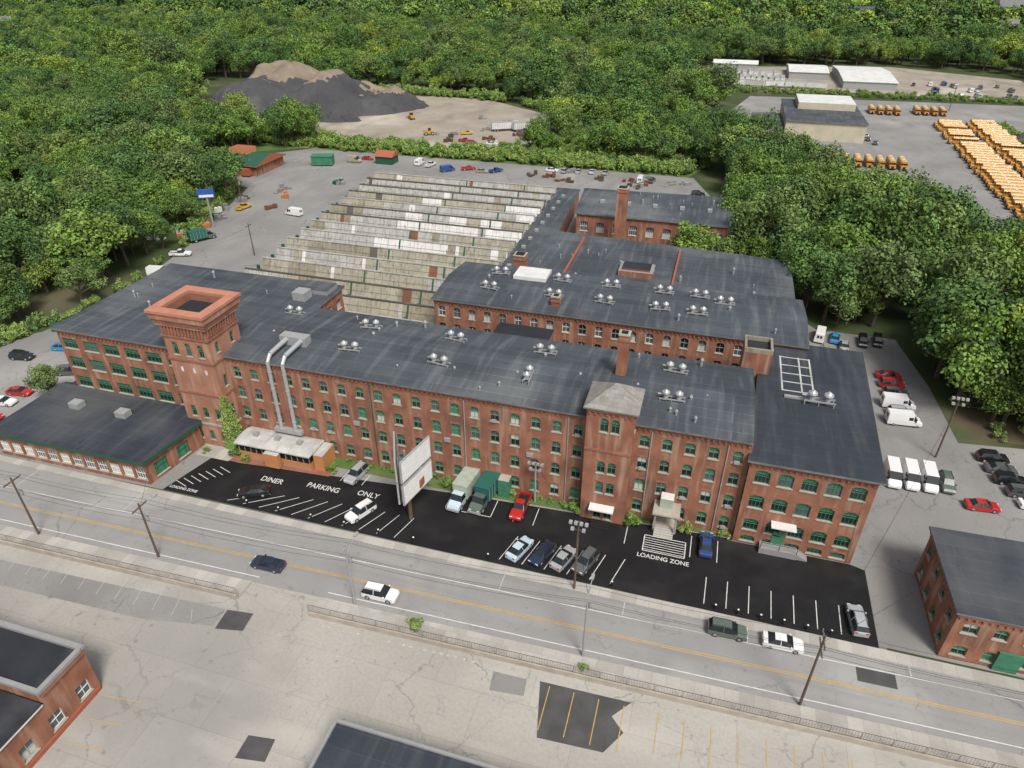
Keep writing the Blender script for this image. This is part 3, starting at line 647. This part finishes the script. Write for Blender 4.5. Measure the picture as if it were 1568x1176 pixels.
        mb.box(-5.5,-.5,.8,5.5,.5,1.1,'black');mb.tube((4,-.8,0),(4,-.8,1.1),.08,.08,'steel_grey');mb.tube((4,.8,0),(4,.8,1.1),.08,.08,'steel_grey');wheels((-4.6,-3.4),1.1,.5)
    elif kind=='loader':
        mb.box(-2.6,-1,.9,.6,1,2.0,'bus_yellow');mb.box(-.6,-.8,2.0,.6,.8,3.2,'glass_dark');mb.box(-.7,-.9,3.2,.7,.9,3.3,'bus_yellow')
        for s in(-1,1): mb.tube((.5,s*.7,1.7),(3.2,s*.7,.7),.15,.12,'bus_yellow',6)
        mb.prism([(3.0,-1.4),(4.1,-1.4),(4.1,1.4),(3.0,1.4)],.1,1.2,'steel_grey');wheels((-1.7,1.3),1.1,.75)
    VC[k]=mb.mesh(kind+'_'+paint);return VC[k]
NM={'sedan':'parked_car','suv':'parked_suv','van':'cargo_van','pickup':'pickup_truck','boxtruck':'box_truck','bus':'school_bus','trailer':'semi_trailer','loader':'wheel_loader'}
def V(kind,paint,x,y,deg,name=None,z=.03): return place(vehicle(kind,paint),name or NM[kind],(x,y,z),math.radians(deg))
for v in (('sedan','black',-60.3,65.0,205),('suv','white',-42.6,65.6,245),('suv','silver',-47.2,73.2,262),('pickup','red',-20.4,73.2,268),
 ('sedan','lightblue',-18.2,65.2,70),('sedan','navy',-15.0,65.2,250),('sedan','silver',-12.0,65.2,70),('suv','grey',-9.0,65.4,250),
 ('sedan','blue',6.4,73.3,90),('suv','silver',24.9,65.4,95)): V(*v)
V('boxtruck','lightblue',-29.4,73.4,264);V('boxtruck','green',-26.1,73.8,262)
V('sedan','navy',-49.9,52.9,181,'moving_car',.02);V('suv','white',-33.2,52.6,1,'moving_car',.02)
V('suv','green',9.6,59.4,1,z=.02);V('sedan','white',16.0,59.5,1,z=.02)
for v in (('van','white',33.6,96.6,268),('van','white',36.2,96.8,268),('van','white',38.8,97,268),('suv','green',41.4,97.2,268),('sedan','red',45.3,93,5),
 ('sedan','red',38,129.5,5),('suv','red',38,126.2,5),('suv','grey',38.2,122.8,5),('van','white',38,119,5),('van','white',38,113.5,5),('suv','silver',38,116.2,5),
 ('van','white',26.5,143,80),('sedan','cyan',29.5,143,80),('suv','black',35,143,265),('suv','black',38,144,265),('sedan','silver',31,140,85),
 ('suv','black',50,106.3,5),('sedan','grey',50.5,103.5,5),('suv','black',51,100.8,5),('suv','grey',52,98,5),('sedan','white',53,95.4,5),('sedan','navy',60,105,5),('suv','grey',60,102,5),('sedan','red',60.5,99,5)): V(*v)
for v in (('suv','black',-130,87.5,10),('sedan','cyan',-125,93,12),('suv','grey',-116,85.5,20),('sedan','red',-119,77,8),('sedan','navy',-117.5,80.5,8),('sedan','black',-112,80,95),('sedan','white',-119,73.5,8),('suv','navy',-109.5,82,95),
 ('sedan','red',-117,69,8),('suv','silver',-113,66,8),
 ('pickup','white',-137,144,20),('van','white',-133,131,10),('boxtruck','green',-139,156,60),('pickup','yellow',-145,184,80),('van','white',-126,183,172),
 ('van','tan',-138,247,0),('sedan','red',-135,252,0),('van','white',-112,251,90),('pickup','white',-107,250,80),('van','blue',-98,245,45),('pickup','red',-91,249,30),('sedan','tan',-85,247,0),('pickup','blue',-80,249,50),('sedan','white',-60,256,0),('suv','silver',-55,256,80),('sedan','silver',-50,257,90),('sedan','lightblue',-45,258,90),('sedan','silver',-40,258,85),('van','white',-26,251,90),('suv','grey',-22,252,80),
 ('sedan','grey',-30,170,30),('suv','white',-12,225,0),('sedan','silver',-19,228,90),('suv','black',-5,240,10),
 ('pickup','yellow',-112,306,30),('van','white',-96,330,80),('pickup','red',-108,292,0),('sedan','red',-104,290,0),('sedan','white',-95,290,0),('pickup','grey',-88,318,40),
 ('loader','y',-128,300,30),('loader','y',-150,330,130),('boxtruck','lightblue',-92,325,80),
 ('sedan','white',5,372,90),('sedan','silver',10,373,90),('suv','silver',62,352,80),('suv','grey',62,345,80),('suv','green',64,338,80)): V(*v)
y=228
while y<392:
    if R.random()<.95: V('bus','y',97+(y-250)*.03+R.uniform(-.8,.8),y,R.uniform(-2,2)+180)
    if y>290 and R.random()<.95: V('bus','y',112+(y-250)*.03+R.uniform(-.8,.8),y,R.uniform(-2,2)+180)
    y+=4.3
for i in range(8): V('bus','y',40+i*4.0,299+R.uniform(-.6,.6),268)
for i in range(5): V('bus','y',44+i*4.0,251+R.uniform(-.6,.6),268)
for i in range(4): V('bus','y',72+i*4,413+R.uniform(-.6,.6),268)
for i in range(4): V('bus','y',94+i*4,417+R.uniform(-.6,.6),268)
for i in range(3): V('bus','y',56,226+i*4.2,10)
for i in range(11): V('trailer','w',-4+i*3.5+R.uniform(-.4,.4),498+R.uniform(-4,4),90+R.uniform(-3,3))
for i in range(10): V('trailer','w',-8+i*3.9+R.uniform(-.4,.4),524+R.uniform(-4,4),90+R.uniform(-5,5))
for i in range(5): V('trailer','w',2+i*12,482-R.uniform(0,3),R.uniform(-20,20))
for i in range(18): V(R.choice(['sedan','suv','van','pickup']),R.choice(['white','silver','black','grey','blue']),100+R.uniform(0,70),480+R.uniform(-3,45),90+R.uniform(-10,10))
for i in range(4): V('trailer','w',-98+i*9,318+i*3,30+i*15)
# ------------------------------------------------------------ roof gear
fb=MB()
for dx in (-.9,.9):
    fb.tube((dx,0,.3),(dx,0,1.0),.38,.38,'metal_dull',10);fb.tube((dx,0,1.0),(dx,0,1.2),.58,.52,'metal',10);fb.tube((dx,0,1.2),(dx,0,1.5),.4,.18,'metal',10)
fb.box(-1.8,-.5,.12,1.8,-.38,.3,'metal_dull');fb.box(-1.8,.38,.12,1.8,.5,.3,'metal_dull')
for dx in(-1.7,-.1,1.6):
    for dy in (-.44,.44): fb.box(dx,dy-.05,-.4,dx+.1,dy+.05,.12,'metal_dull')
fb.tube((-.9,0,.7),(-2.0,.2,.6),.12,.12,'metal',6);fme=fb.mesh('roof_exhaust_fan')
for x in (-51,-36.2,-21.6,-1.2):
    for yy in (82.4,90.2): place(fme,'roof_exhaust_fan',(x+R.uniform(-.4,.4),yy,E+1.1),R.uniform(-.15,.15)+(1.57 if R.random()<.3 else 0))
for x in (-38,-25.5,-16,-6,.5):
    for yy in (113.5,120.8): place(fme,'roof_exhaust_fan',(x,yy,E4+1.0),R.uniform(-.15,.15))
place(fme,'roof_exhaust_fan',(5,119,E4+1.0));place(fme,'roof_exhaust_fan',(19.2,91.5,E3+.75),0,1.2);place(fme,'roof_exhaust_fan',(-66.5,92,E+.6))
vb=MB();vb.tube((0,0,0),(0,0,.8),.12,.12,'metal_dull',6);vb.tube((0,0,.8),(0,0,1.0),.2,.1,'metal_dull',6);vme=vb.mesh('roof_vent_pipe')
for i in range(70):
    q=R.random()
    if q<.3: p=(R.uniform(-68,8),R.uniform(78,94),E+.3)
    elif q<.5: p=(R.uniform(-46,18),R.uniform(109,125),E4+.4)
    elif q<.65: p=(R.uniform(-102,-72),R.uniform(79,104),E2+.3)
    elif q<.85: p=(R.uniform(-36,18),R.uniform(128,159),E5+.3)
    else: p=(R.uniform(-33,4),R.uniform(180,200),E6+.3)
    place(vme,'roof_vent_pipe',p,0,R.uniform(.7,1.6))
mb=MB()
for x in (-61.8,-59.2):
    mb.tube((x,76.3,4.5),(x,76.3,16.8),.32,.32,'metal',10);mb.tube((x,76.3,16.8),(x,77.3,17.8),.32,.32,'metal',10);mb.tube((x,77.3,17.8),(x+.4,81.5,18.3),.36,.4,'metal',10)
    for zz in (6,9,12,15): mb.tube((x,76.3,zz),(x,76.3,zz+.12),.38,.38,'metal_dull',10)
mb.box(-63,75.9,3.8,-58,76.75,4.5,'metal_dull');mb.box(-62.6,81.3,17.0,-58,83,18.8,'metal_dull');mb.obj('ventilation_duct')
# ------------------------------------------------------------ poles, wires, lights, billboard
def pole(x,y,h,arms=2,mat='wood_pole',lamp=False,name='utility_pole'):
    mb=MB();mb.tube((0,0,0),(0,0,h),.17,.11,mat,8)
    for k in range(arms):
        mb.box(-.07,-1.3,h-.7-k*1.2,.07,1.3,h-.55-k*1.2,mat)
        for yy in(-1.2,-.6,.6,1.2): mb.tube((0,yy,h-.55-k*1.2),(0,yy,h-.3-k*1.2),.05,.04,'metal_dull',5)
    if arms: mb.tube((.3,.25,h-3.2),(.3,.25,h-2.2),.22,.22,'metal_dull',8)
    if lamp:
        mb.tube((0,0,h-1.6),(0,2.6,h-.9),.05,.05,'metal_dull',5);mb.box(-.18,2.3,h-1.0,.18,3.1,h-.82,'metal_dull')
    return mb.obj(name,(x,y,0))
NP=[(-110,49),(-84.7,48.9),(-65.4,50.2),(-35.8,50.6),(-6.5,51.3),(17.6,52.0),(46,53),(80,54)]
HH=[10.5,10.5,9.7,10.5,11.5,11.7,11.5,11.5]
for i,(p,h) in enumerate(zip(NP,HH)): pole(p[0],p[1],h,2 if i in(5,6) else 1,'metal_dull' if i in(3,4) else 'wood_pole',lamp=i in(2,3,4))
def wire(pts,name='overhead_wire',r=.02):
    cu=bpy.data.curves.new(name,'CURVE');cu.dimensions='3D';cu.bevel_depth=r;cu.bevel_resolution=0
    for a,b in pts:
        s=cu.splines.new('POLY');n=10;s.points.add(n)
        for i in range(n+1):
            t=i/n;L=math.dist(a,b);s.points[i].co=(a[0]+(b[0]-a[0])*t,a[1]+(b[1]-a[1])*t,a[2]+(b[2]-a[2])*t-4*t*(1-t)*L*.022,1)
    cu.materials.append(MATS['black']);o=bpy.data.objects.new(name,cu);COL.objects.link(o)
ws=[]
for i in range(len(NP)-1):
    for dy,dz in ((-1.2,-.3),(.6,-.3),(1.2,-.3),(0,-2.0),(0.05,-2.9)):
        ws.append(((NP[i][0],NP[i][1]+dy,HH[i]+dz),(NP[i+1][0],NP[i+1][1]+dy,HH[i+1]+dz)))
ws+= [((17.6,52,11.2),(41.5,104.7,10.5)),((17.6,52,10.8),(33.6,70,7)),((-6.5,51.3,10.5),(-9.6,60.5,10.8)),((-9.6,60.5,10.8),(-18.8,75.6,7.6)),((41.5,104.7,10.6),(75,120,11)),((41.5,104.7,10.2),(80,112,11)),((17.6,52,10.2),(24,75.5,13)),((-65.4,50.2,9),(-76,62.5,4.6))]
wire(ws)
def flood(x,y,h,name='floodlight_pole',mat='wood_pole'):
    mb=MB();mb.tube((0,0,0),(0,0,h),.16,.12,mat,8)
    mb.box(-1.1,-.06,h-.5,1.1,.06,h-.35,mat);mb.box(-.9,-.06,h-1.5,.9,.06,h-1.35,mat)
    for dx,dz in ((-.95,0),(-.3,0),(.35,0),(1.0,0),(-.7,-1.0),(.7,-1.0)):
        mb.box(dx-.2,-.4,h-.35+dz,dx+.2,.0,h+.0+dz,'metal')
    mb.obj(name,(x,y,0))
flood(-18.8,75.6,7.6,mat='metal_dull');flood(-9.6,60.9,11.9);flood(41.5,104.7,11.8)
pole(-118,150,9,1);pole(-150,190,9,1);pole(-165,205,11,0,'steel_grey');pole(75,120,11,1);pole(150,300,12,2);pole(112,430,12,1);pole(-2,430,12,1);pole(36,275,12,1)
mb=MB();mb.tube((0,0,0),(0,0,9),.3,.3,'steel_grey');mb.box(-2.3,-.3,9,2.3,.3,11.6,'blue_paint');mb.box(-2.0,-.34,9.3,2.0,-.301,10.0,'white_paint');mb.obj('roadside_sign',(-143,166,0),.5)
mb=MB()
mb.tube((-35.2,66.9,0),(-35.2,66.9,5.6),.3,.3,'wood_pole',10);mb.tube((-35.2,66.9,5.6),(-35.2,66.9,12.6),.18,.18,'steel_grey',10)
def panel(p,q,z0,z1,mat,back):
    d=Vector((q[0]-p[0],q[1]-p[1])).normalized();n=Vector((d.y,-d.x))*.12
    mb.prism([(p[0]+n.x,p[1]+n.y),(q[0]+n.x,q[1]+n.y),(q[0]-n.x,q[1]-n.y),(p[0]-n.x,p[1]-n.y)],z0,z1,'metal')
    m=n*1.1;e=d*.15;a=(p[0]+m.x+e.x,p[1]+m.y+e.y);b=(q[0]+m.x-e.x,q[1]+m.y-e.y)
    mb.face([(*a,z0+.15),(*b,z0+.15),(*b,z1-.12),(*a,z1-.12)],mat)
    m=m*-1;a=(p[0]+m.x+e.x,p[1]+m.y+e.y);b=(q[0]+m.x-e.x,q[1]+m.y-e.y);mb.face([(*b,z0+.15),(*a,z0+.15),(*a,z1-.12),(*b,z1-.12)],back)
    for t in (0.1,.5,.9):
        s_=-3 if back=='wood_pole' else 3
        x=p[0]+(q[0]-p[0])*t+n.x*s_;y=p[1]+(q[1]-p[1])*t+n.y*s_;mb.tube((x,y,z0-.2),(x,y,z1+.1),.06,.06,'steel_grey',5)
panel((-34.3,63.5),(-32.9,70.3),9.6,13.2,'white_paint','wood_pole');panel((-34.3,63.5),(-32.9,70.3),5.7,9.1,'white_paint','wood_pole')
panel((-35.0,63.6),(-38.0,69.8),9.6,13.2,'steel_grey','white_paint');panel((-35.0,63.6),(-38.0,69.8),5.7,9.1,'steel_grey','white_paint')
mb.tube((-33.6,66.9,9.35),(-36.5,66.9,9.35),.1,.1,'steel_grey',5);mb.tube((-33.6,66.9,5.6),(-36.5,66.9,5.6),.12,.12,'steel_grey',5)
mb.box(-33.35,67.0,6.3,-33.18,68.6,7.6,'red_roof')
mb.obj('billboard')
def dumpster(x,y,r,m='blue_paint',s=1):
    mb=MB();mb.prism([(-1.6,-.9),(1.6,-.9),(1.6,.9),(-1.6,.9)],.15,1.4,m,'black');mb.box(-1.7,-1,1.4,1.7,1,1.5,m)
    for dx in(-1,0,1): mb.box(dx-.05,-.98,.15,dx+.05,-.901,1.4,m)
    for dx in(-1.3,1.3): mb.tube((dx,-.6,.08),(dx,.6,.08),.08,.08,'rubber',6)
    mb.obj('dumpster',(x,y,.01),r).scale=(s,s,s)
dumpster(-52,103,.1,'blue_paint');dumpster(-148,240,.3,'green_board',2.5);dumpster(-133,100,.6,'green_dark');dumpster(40,80,.2,'steel_grey');dumpster(22,77.8,0,'green_dark',.5)
def pallets(x,y,m):
    mb=MB()
    for i in range(5):
        a=R.uniform(-2,2);b=R.uniform(-2,2);h=R.uniform(.5,1.8)
        for k in range(int(h/.2)): mb.box(a,b,k*.2,a+1.2,b+1.0,k*.2+.15,m)
    mb.obj('pallet_stack',(x,y,.02))
for i in range(14): pallets(-138-R.uniform(0,16),152+i*4.2,R.choice(['wood_pole','orange_paint','white_paint','saw_tan','saw_rust','steel_grey']))
for i in range(12): pallets(-130+R.uniform(0,20),215+R.uniform(0,16),R.choice(['saw_rust','wood_pole','green_dark','saw_tan','metal_dull']))
for i in range(5): pallets(-46-R.uniform(0,9),100+R.uniform(0,5),R.choice(['wood_pole','blue_paint','saw_tan']))
for i in range(14): pallets(R.uniform(-70,-10),R.uniform(243,256),R.choice(['saw_rust','steel_grey','metal_dull','wood_pole']))
for i in range(10): pallets(R.uniform(-120,-82),R.uniform(286,345),R.choice(['saw_rust','steel_grey','fiber_white','wood_pole']))
def heap(cx,cy,rx,ry,h,mat,seed,name='gravel_heap',top=None):
    mb=MB();n=64;vs=[]
    for j in range(n+1):
        for i in range(n+1):
            u=-1.25+2.5*i/n;v=-1.25+2.5*j/n
            ang=math.atan2(v,u);rr=math.hypot(u,v)*(1+.22*noise.noise(Vector((math.cos(ang)*1.3,math.sin(ang)*1.3,seed))))
            z=max(0,1-rr)**.8 if rr<1 else 0
            z=h*min(z*1.35,.85-.12*rr)*(.8+.5*noise.noise(Vector((u*2,v*2,seed+4))))+ ((noise.noise(Vector((u*6,v*6,seed)))*1.9+noise.noise(Vector((u*15,v*15,seed)))*1.1) if z>0 else -.3)
            vs.append((cx+u*rx,cy+v*ry,z if rr<1 else -.4))
    mb.v=vs
    for j in range(n):
        for i in range(n):
            a=j*(n+1)+i;mb.f.append((a,a+1,a+n+2,a+n+1));zz=vs[a][2]
            nn=noise.noise(Vector((i*.12,j*.12,seed)))
            mb.m.append(top if top and zz>h*(.56+.2*nn) else mat)
    me=mb.mesh(name,True);place(me,name,(0,0,0))
heap(-224,350,48,46,25,'heap_mat',3.3,top='heap_top');heap(-188,356,32,26,13,'heap_mat',8.1,top='heap_top');heap(-222,298,10,7,4,'dirt',5.5);heap(-196,318,22,8,3.5,'heap_mat',6.5);heap(150,360,30,20,9,'heap_mat',12.0)
# ------------------------------------------------------------ trees
def leafquad(mb,c,nrm,s,lv,mat):
    n=Vector(nrm).normalized();u=n.orthogonal().normalized();u.rotate(Matrix.Rotation(R.uniform(0,6.28),3,n));w=n.cross(u)
    a=s*R.uniform(.7,1.2);b=s*R.uniform(.5,.9);c=Vector(c)
    i=len(mb.v);mb.v+=[tuple(c-u*a),tuple(c-w*b+n*.1*s),tuple(c+u*a),tuple(c+w*b-n*.1*s)]
    mb.f.append((i,i+1,i+2,i+3));mb.m.append(mat);mb.lv.append(lv)
def tree_mesh(name,rad,hc,zc,nclump,per,ls,seed,mat='leaves',trunk=True,cr=(.15,.33)):
    global R
    keep=R;R=random.Random(seed);mb=MB();mb.lv=[]
    cl=[]
    for i in range(nclump):
        ph=R.uniform(0,6.28);ct=R.uniform(-.5,1);st=math.sqrt(1-ct*ct);k=R.uniform(.45,.95)
        lob=1+.28*math.sin(ph*3+seed)+.12*math.sin(ph*5+seed*2)
        cl.append((Vector((math.cos(ph)*st*rad*k*lob,math.sin(ph)*st*rad*k*lob,zc+ct*hc*k)),R.uniform(*cr)*rad,R.uniform(.1,.8)))
    for c,r,lv in cl:
        pn=max(12,int(per*(r/(rad*.24))**1.6))
        for j in range(pn):
            d=Vector((R.gauss(0,1),R.gauss(0,1),R.gauss(.2,1))).normalized()
            p=c+d*r*R.choice([R.uniform(.3,1.0),R.uniform(.75,1.05),R.uniform(.8,1.3)])
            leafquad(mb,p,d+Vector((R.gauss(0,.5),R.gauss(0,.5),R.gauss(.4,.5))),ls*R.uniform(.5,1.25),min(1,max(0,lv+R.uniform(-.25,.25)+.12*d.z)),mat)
    if trunk:
        mb.tube((0,0,0),(.1,0,zc*.55),.05*rad+.1,.035*rad+.06,'bark',7,False)
        for c,r,lv in cl[::4]: mb.tube((.1,0,zc*.5),tuple(c),.025*rad+.04,.03,'bark',4,False)
    R=keep;return mb.mesh(name)
near=[tree_mesh('tree_crown',4.6+.4*(k%3),[4.0,5.4,4.6][k%3],[6.8,8.2,7.2][k%3],44+3*k,78,.27,100+k) for k in range(7)]
far=[tree_mesh('tree_crown_far',4.8,4.3+.5*(k%2),6.5,20,40,.58,200+k,cr=(.22,.4)) for k in range(4)]
bush=[tree_mesh('bush',1.5,1.2,.9,12,50,.15,300+k,'leaves_bush',False,cr=(.22,.4)) for k in range(3)]
def inpoly(x,y,P):
    c=False;n=len(P);j=n-1
    for i in range(n):
        if (P[i][1]>y)!=(P[j][1]>y) and x<(P[j][0]-P[i][0])*(y-P[i][1])/(P[j][1]-P[i][1])+P[i][0]: c=not c
        j=i
    return c
CLEAR=[[(-240,30),(-230,77),(-152,86),(-138,102),(-137,120),(-144,150),(-162,205),(-196,212),(-196,240),(-170,264),(-170,276),(-235,284),(-276,330),(-285,372),(-250,405),(-130,398),(-72,356),(-74,300),(-85,276),(0,270),(6,262),(6,178),(22,166),(22,150),(45,148),(47,128),(55,112),(150,108),(200,100),(200,-50),(-240,-50)],
 [(-10,362),(4,452),(175,462),(260,300),(260,168),(170,180),(80,205),(50,228),(34,260),(14,300)],
 [(-30,425),(-22,570),(125,608),(190,565),(190,425)],[(-760,470),(-630,440),(-620,585),(-760,610)],[(255,930),(340,930),(350,1055),(280,1055)],[(-225,940),(-180,940),(-180,1010),(-225,1010)],[(95,840),(140,840),(140,910),(95,910)]]
RP=[(22,150),(22,168),(8,180),(8,215),(30,245),(50,226),(80,204),(170,178),(170,110),(62,114),(52,126),(46,148)]
def clear(x,y): return any(inpoly(x,y,P) for P in CLEAR)
hx,hy=-math.sin(math.radians(16.5)),math.cos(math.radians(16.5))
def wedge(x,y):
    f=x*hx+y*hy;l=x*hy-y*hx
    return f>40 and abs(l)<.80*f+45
pts=[];single=[]
def scatter(y0,y1,sp,s0,s1,kinds):
    y=y0
    while y<y1:
        x=-1500
        while x<1100:
            px=x+R.uniform(-.65,.65)*sp;py=y+R.uniform(-.65,.65)*sp;x+=sp
            if not wedge(px,py) or clear(px,py): continue
            nz=noise.noise(Vector((px*.02,py*.02,0)))
            if noise.noise(Vector((px*.012,py*.012,5)))<-.40 and y0>300: continue
            s=(s0+(s1-s0)*R.random()**1.6)*(1+.35*nz)
            if inpoly(px,py,RP):
                single.append((px,py,s*1.05));continue
            pts.append((px,py,s,R.choice(kinds)))
        y+=sp
scatter(60,330,7.3,.7,1.6,[0,1,2,3,4,5,6]);scatter(330,700,10.3,.9,2.1,[0,1,2,3,4,5,6]);scatter(700,1750,14.8,1.2,2.8,[7,8,9,10])
def near_thicket(poly,sp,s0,s1):
    xs=[p[0] for p in poly];ys=[p[1] for p in poly];y=min(ys)
    while y<max(ys):
        x=min(xs)
        while x<max(xs):
            px=x+R.uniform(-.5,.5)*sp;py=y+R.uniform(-.5,.5)*sp;x+=sp
            if inpoly(px,py,poly): bpts.append((px,py,R.uniform(s0,s1),R.choice([0,1,2])))
        y+=sp
bpts=[]
near_thicket([(-166,263),(-12,263),(0,285),(-85,285),(-100,274),(-170,276)],2.4,.7,2.5)
near_thicket([(-225,262),(-170,264),(-165,280),(-228,286)],2.4,.9,2.2)
near_thicket([(-162,205),(-196,212),(-185,190),(-150,165),(-143,150),(-140,150)],2.6,.8,1.8)
near_thicket([(92,196),(240,170),(240,176),(92,204)],2.2,.9,2)
near_thicket([(47,112),(66,113),(85,135),(50,130)],4.5,.5,1.2)
near_thicket([(-12,455),(180,462),(180,472),(-20,474)],4,.8,1.6)
near_thicket([(118,395),(128,395),(130,300),(124,300)],2.6,.7,1.6)
near_thicket([(-285,365),(-250,405),(-130,398),(-75,355),(-72,372),(-140,392),(-240,395)],3,1.2,2.8)
near_thicket([(-140,88),(-150,84),(-138,104),(-136,122),(-142,150),(-134,122),(-135,102)],2,.6,1.4)
def instancer(name,pts,meshes):
    pc=bpy.data.collections.new(name+'_protos')
    for i,m in enumerate(meshes):
        o=bpy.data.objects.new('%s_%02d'%(name,i),m);pc.objects.link(o)
    me=bpy.data.meshes.new(name);me.from_pydata([(p[0],p[1],0) for p in pts],[],[])
    a=me.attributes.new('scl','FLOAT_VECTOR','POINT');a.data.foreach_set('vector',[v for p in pts for v in (p[2]*R.uniform(.8,1.15),p[2]*R.uniform(.8,1.15),p[2]*R.uniform(.8,1.15)*(.9 if p[2]>1.4 else 1))])
    a=me.attributes.new('rt','FLOAT_VECTOR','POINT');a.data.foreach_set('vector',[v for p in pts for v in (R.uniform(-.1,.1),R.uniform(-.1,.1),R.uniform(0,6.28))])
    a=me.attributes.new('ix','INT','POINT');a.data.foreach_set('value',[p[3] for p in pts])
    o=bpy.data.objects.new(name,me);COL.objects.link(o)
    ng=bpy.data.node_groups.new(name,'GeometryNodeTree')
    ng.interface.new_socket('Geometry',in_out='INPUT',socket_type='NodeSocketGeometry');ng.interface.new_socket('Geometry',in_out='OUTPUT',socket_type='NodeSocketGeometry')
    gi=ng.nodes.new('NodeGroupInput');go=ng.nodes.new('NodeGroupOutput');ip=ng.nodes.new('GeometryNodeInstanceOnPoints');ci=ng.nodes.new('GeometryNodeCollectionInfo')
    ci.inputs['Collection'].default_value=pc;ci.inputs['Separate Children'].default_value=True;ci.inputs['Reset Children'].default_value=True
    def na(nm,t):
        q=ng.nodes.new('GeometryNodeInputNamedAttribute');q.data_type=t;q.inputs['Name'].default_value=nm;return q.outputs['Attribute']
    L=ng.links.new
    L(gi.outputs[0],ip.inputs['Points']);L(ci.outputs[0],ip.inputs['Instance']);ip.inputs['Pick Instance'].default_value=True
    L(na('ix','INT'),ip.inputs['Instance Index']);L(na('rt','FLOAT_VECTOR'),ip.inputs['Rotation']);L(na('scl','FLOAT_VECTOR'),ip.inputs['Scale']);L(ip.outputs[0],go.inputs[0])
    md=o.modifiers.new('scatter','NODES');md.node_group=ng
    return o
instancer('forest',pts,near+far);instancer('shrub_thicket',bpts,bush)
for (x,y,s) in single+[(-3,170,1.2),(3.5,173,.95),(-111.5,77,.55),(47,132,1.5),(48,122,1.35),(55,119,1.35),(62,122,1.5),(54,128,1.4),(28,152,1.2),(38,152,1.4),(24,158,1.3),(70,119,1.3)]:
    o=place(R.choice(near),'deciduous_tree',(x,y,0),R.uniform(0,6.28),(s*R.uniform(.9,1.1),s*R.uniform(.9,1.1),s*R.uniform(.9,1.15)))
for (x,y,s) in ((-66.5,71.3,.6),(-69.3,73,.9),(-51.5,73.2,.7),(-36,74.9,.6),(-33,75,.7),(-13,75.3,.8),(-4.6,75.2,.9),(3.6,75.9,.7),(8.7,76,.6),(-27,49.6,.7),(-6,49.6,.4),(-74,71.8,.5)):
    place(R.choice(bush),'shrub',(x,y,0),R.uniform(0,6),(s,s,s))
for i in range(22): place(R.choice(bush),'shrub',(-50+i*2.1,76.1,0),R.uniform(0,6),R.uniform(.3,.55))
mb=MB();mb.lv=[]
for i in range(2600):
    z=R.uniform(0,1)**1.3*10.5;wd=3.0*(1-z/11.5)*(.6+.8*abs(noise.noise(Vector((z*.7,2,1)))))
    if R.random()<.55: p=(-69.6+R.uniform(-.1,.35),73.9+R.uniform(-.2,wd*1.4),z);n=(1,0,.3)
    else: p=(-69.9-R.uniform(-.3,wd),73.9-R.uniform(0,.4),z);n=(0,-1,.3)
    leafquad(mb,p,(n[0]+R.gauss(0,.4),n[1]+R.gauss(0,.4),n[2]+R.gauss(0,.4)),.2,R.random(),'leaves_bush')
mb.tube((-69.75,73.75,0),(-69.8,73.8,9),.1,.03,'bark',5);mb.obj('ivy_plant')
# ------------------------------------------------------------ light & camera
el=math.radians(54);sv=Vector((.45,-.55,0)).normalized()*math.cos(el);sv.z=math.sin(el)
w=bpy.data.worlds.new('World');sc.world=w;w.use_nodes=True;nt=w.node_tree
sk=nt.nodes.new('ShaderNodeTexSky');sk.sky_type='NISHITA';sk.sun_disc=False;sk.sun_elevation=el;sk.sun_rotation=math.atan2(sv.x,sv.y)
sk.dust_density=4;sk.air_density=1
hs=nt.nodes.new('ShaderNodeHueSaturation');hs.inputs['Saturation'].default_value=.42
nt.links.new(sk.outputs[0],hs.inputs['Color']);nt.links.new(hs.outputs[0],nt.nodes['Background'].inputs[0]);nt.nodes['Background'].inputs[1].default_value=.14
sl=bpy.data.lights.new('sun','SUN');sl.energy=3.2;sl.angle=math.radians(16);sl.color=(1,.955,.88)
so=bpy.data.objects.new('sun',sl);so.rotation_euler=(-sv).to_track_quat('-Z','Y').to_euler();COL.objects.link(so)
cd=bpy.data.cameras.new('camera');cd.sensor_width=36;cd.lens=24.04;cd.clip_end=20000;cd.clip_start=.5
co=bpy.data.objects.new('camera',cd);co.location=(0,0,70);co.rotation_euler=(math.radians(90-32.2),0,math.radians(16.5));COL.objects.link(co);sc.camera=co
sc.view_settings.view_transform='Standard';sc.view_settings.look='None';sc.view_settings.exposure=0
print('forest',len(pts),'single',len(single),'bush',len(bpts))
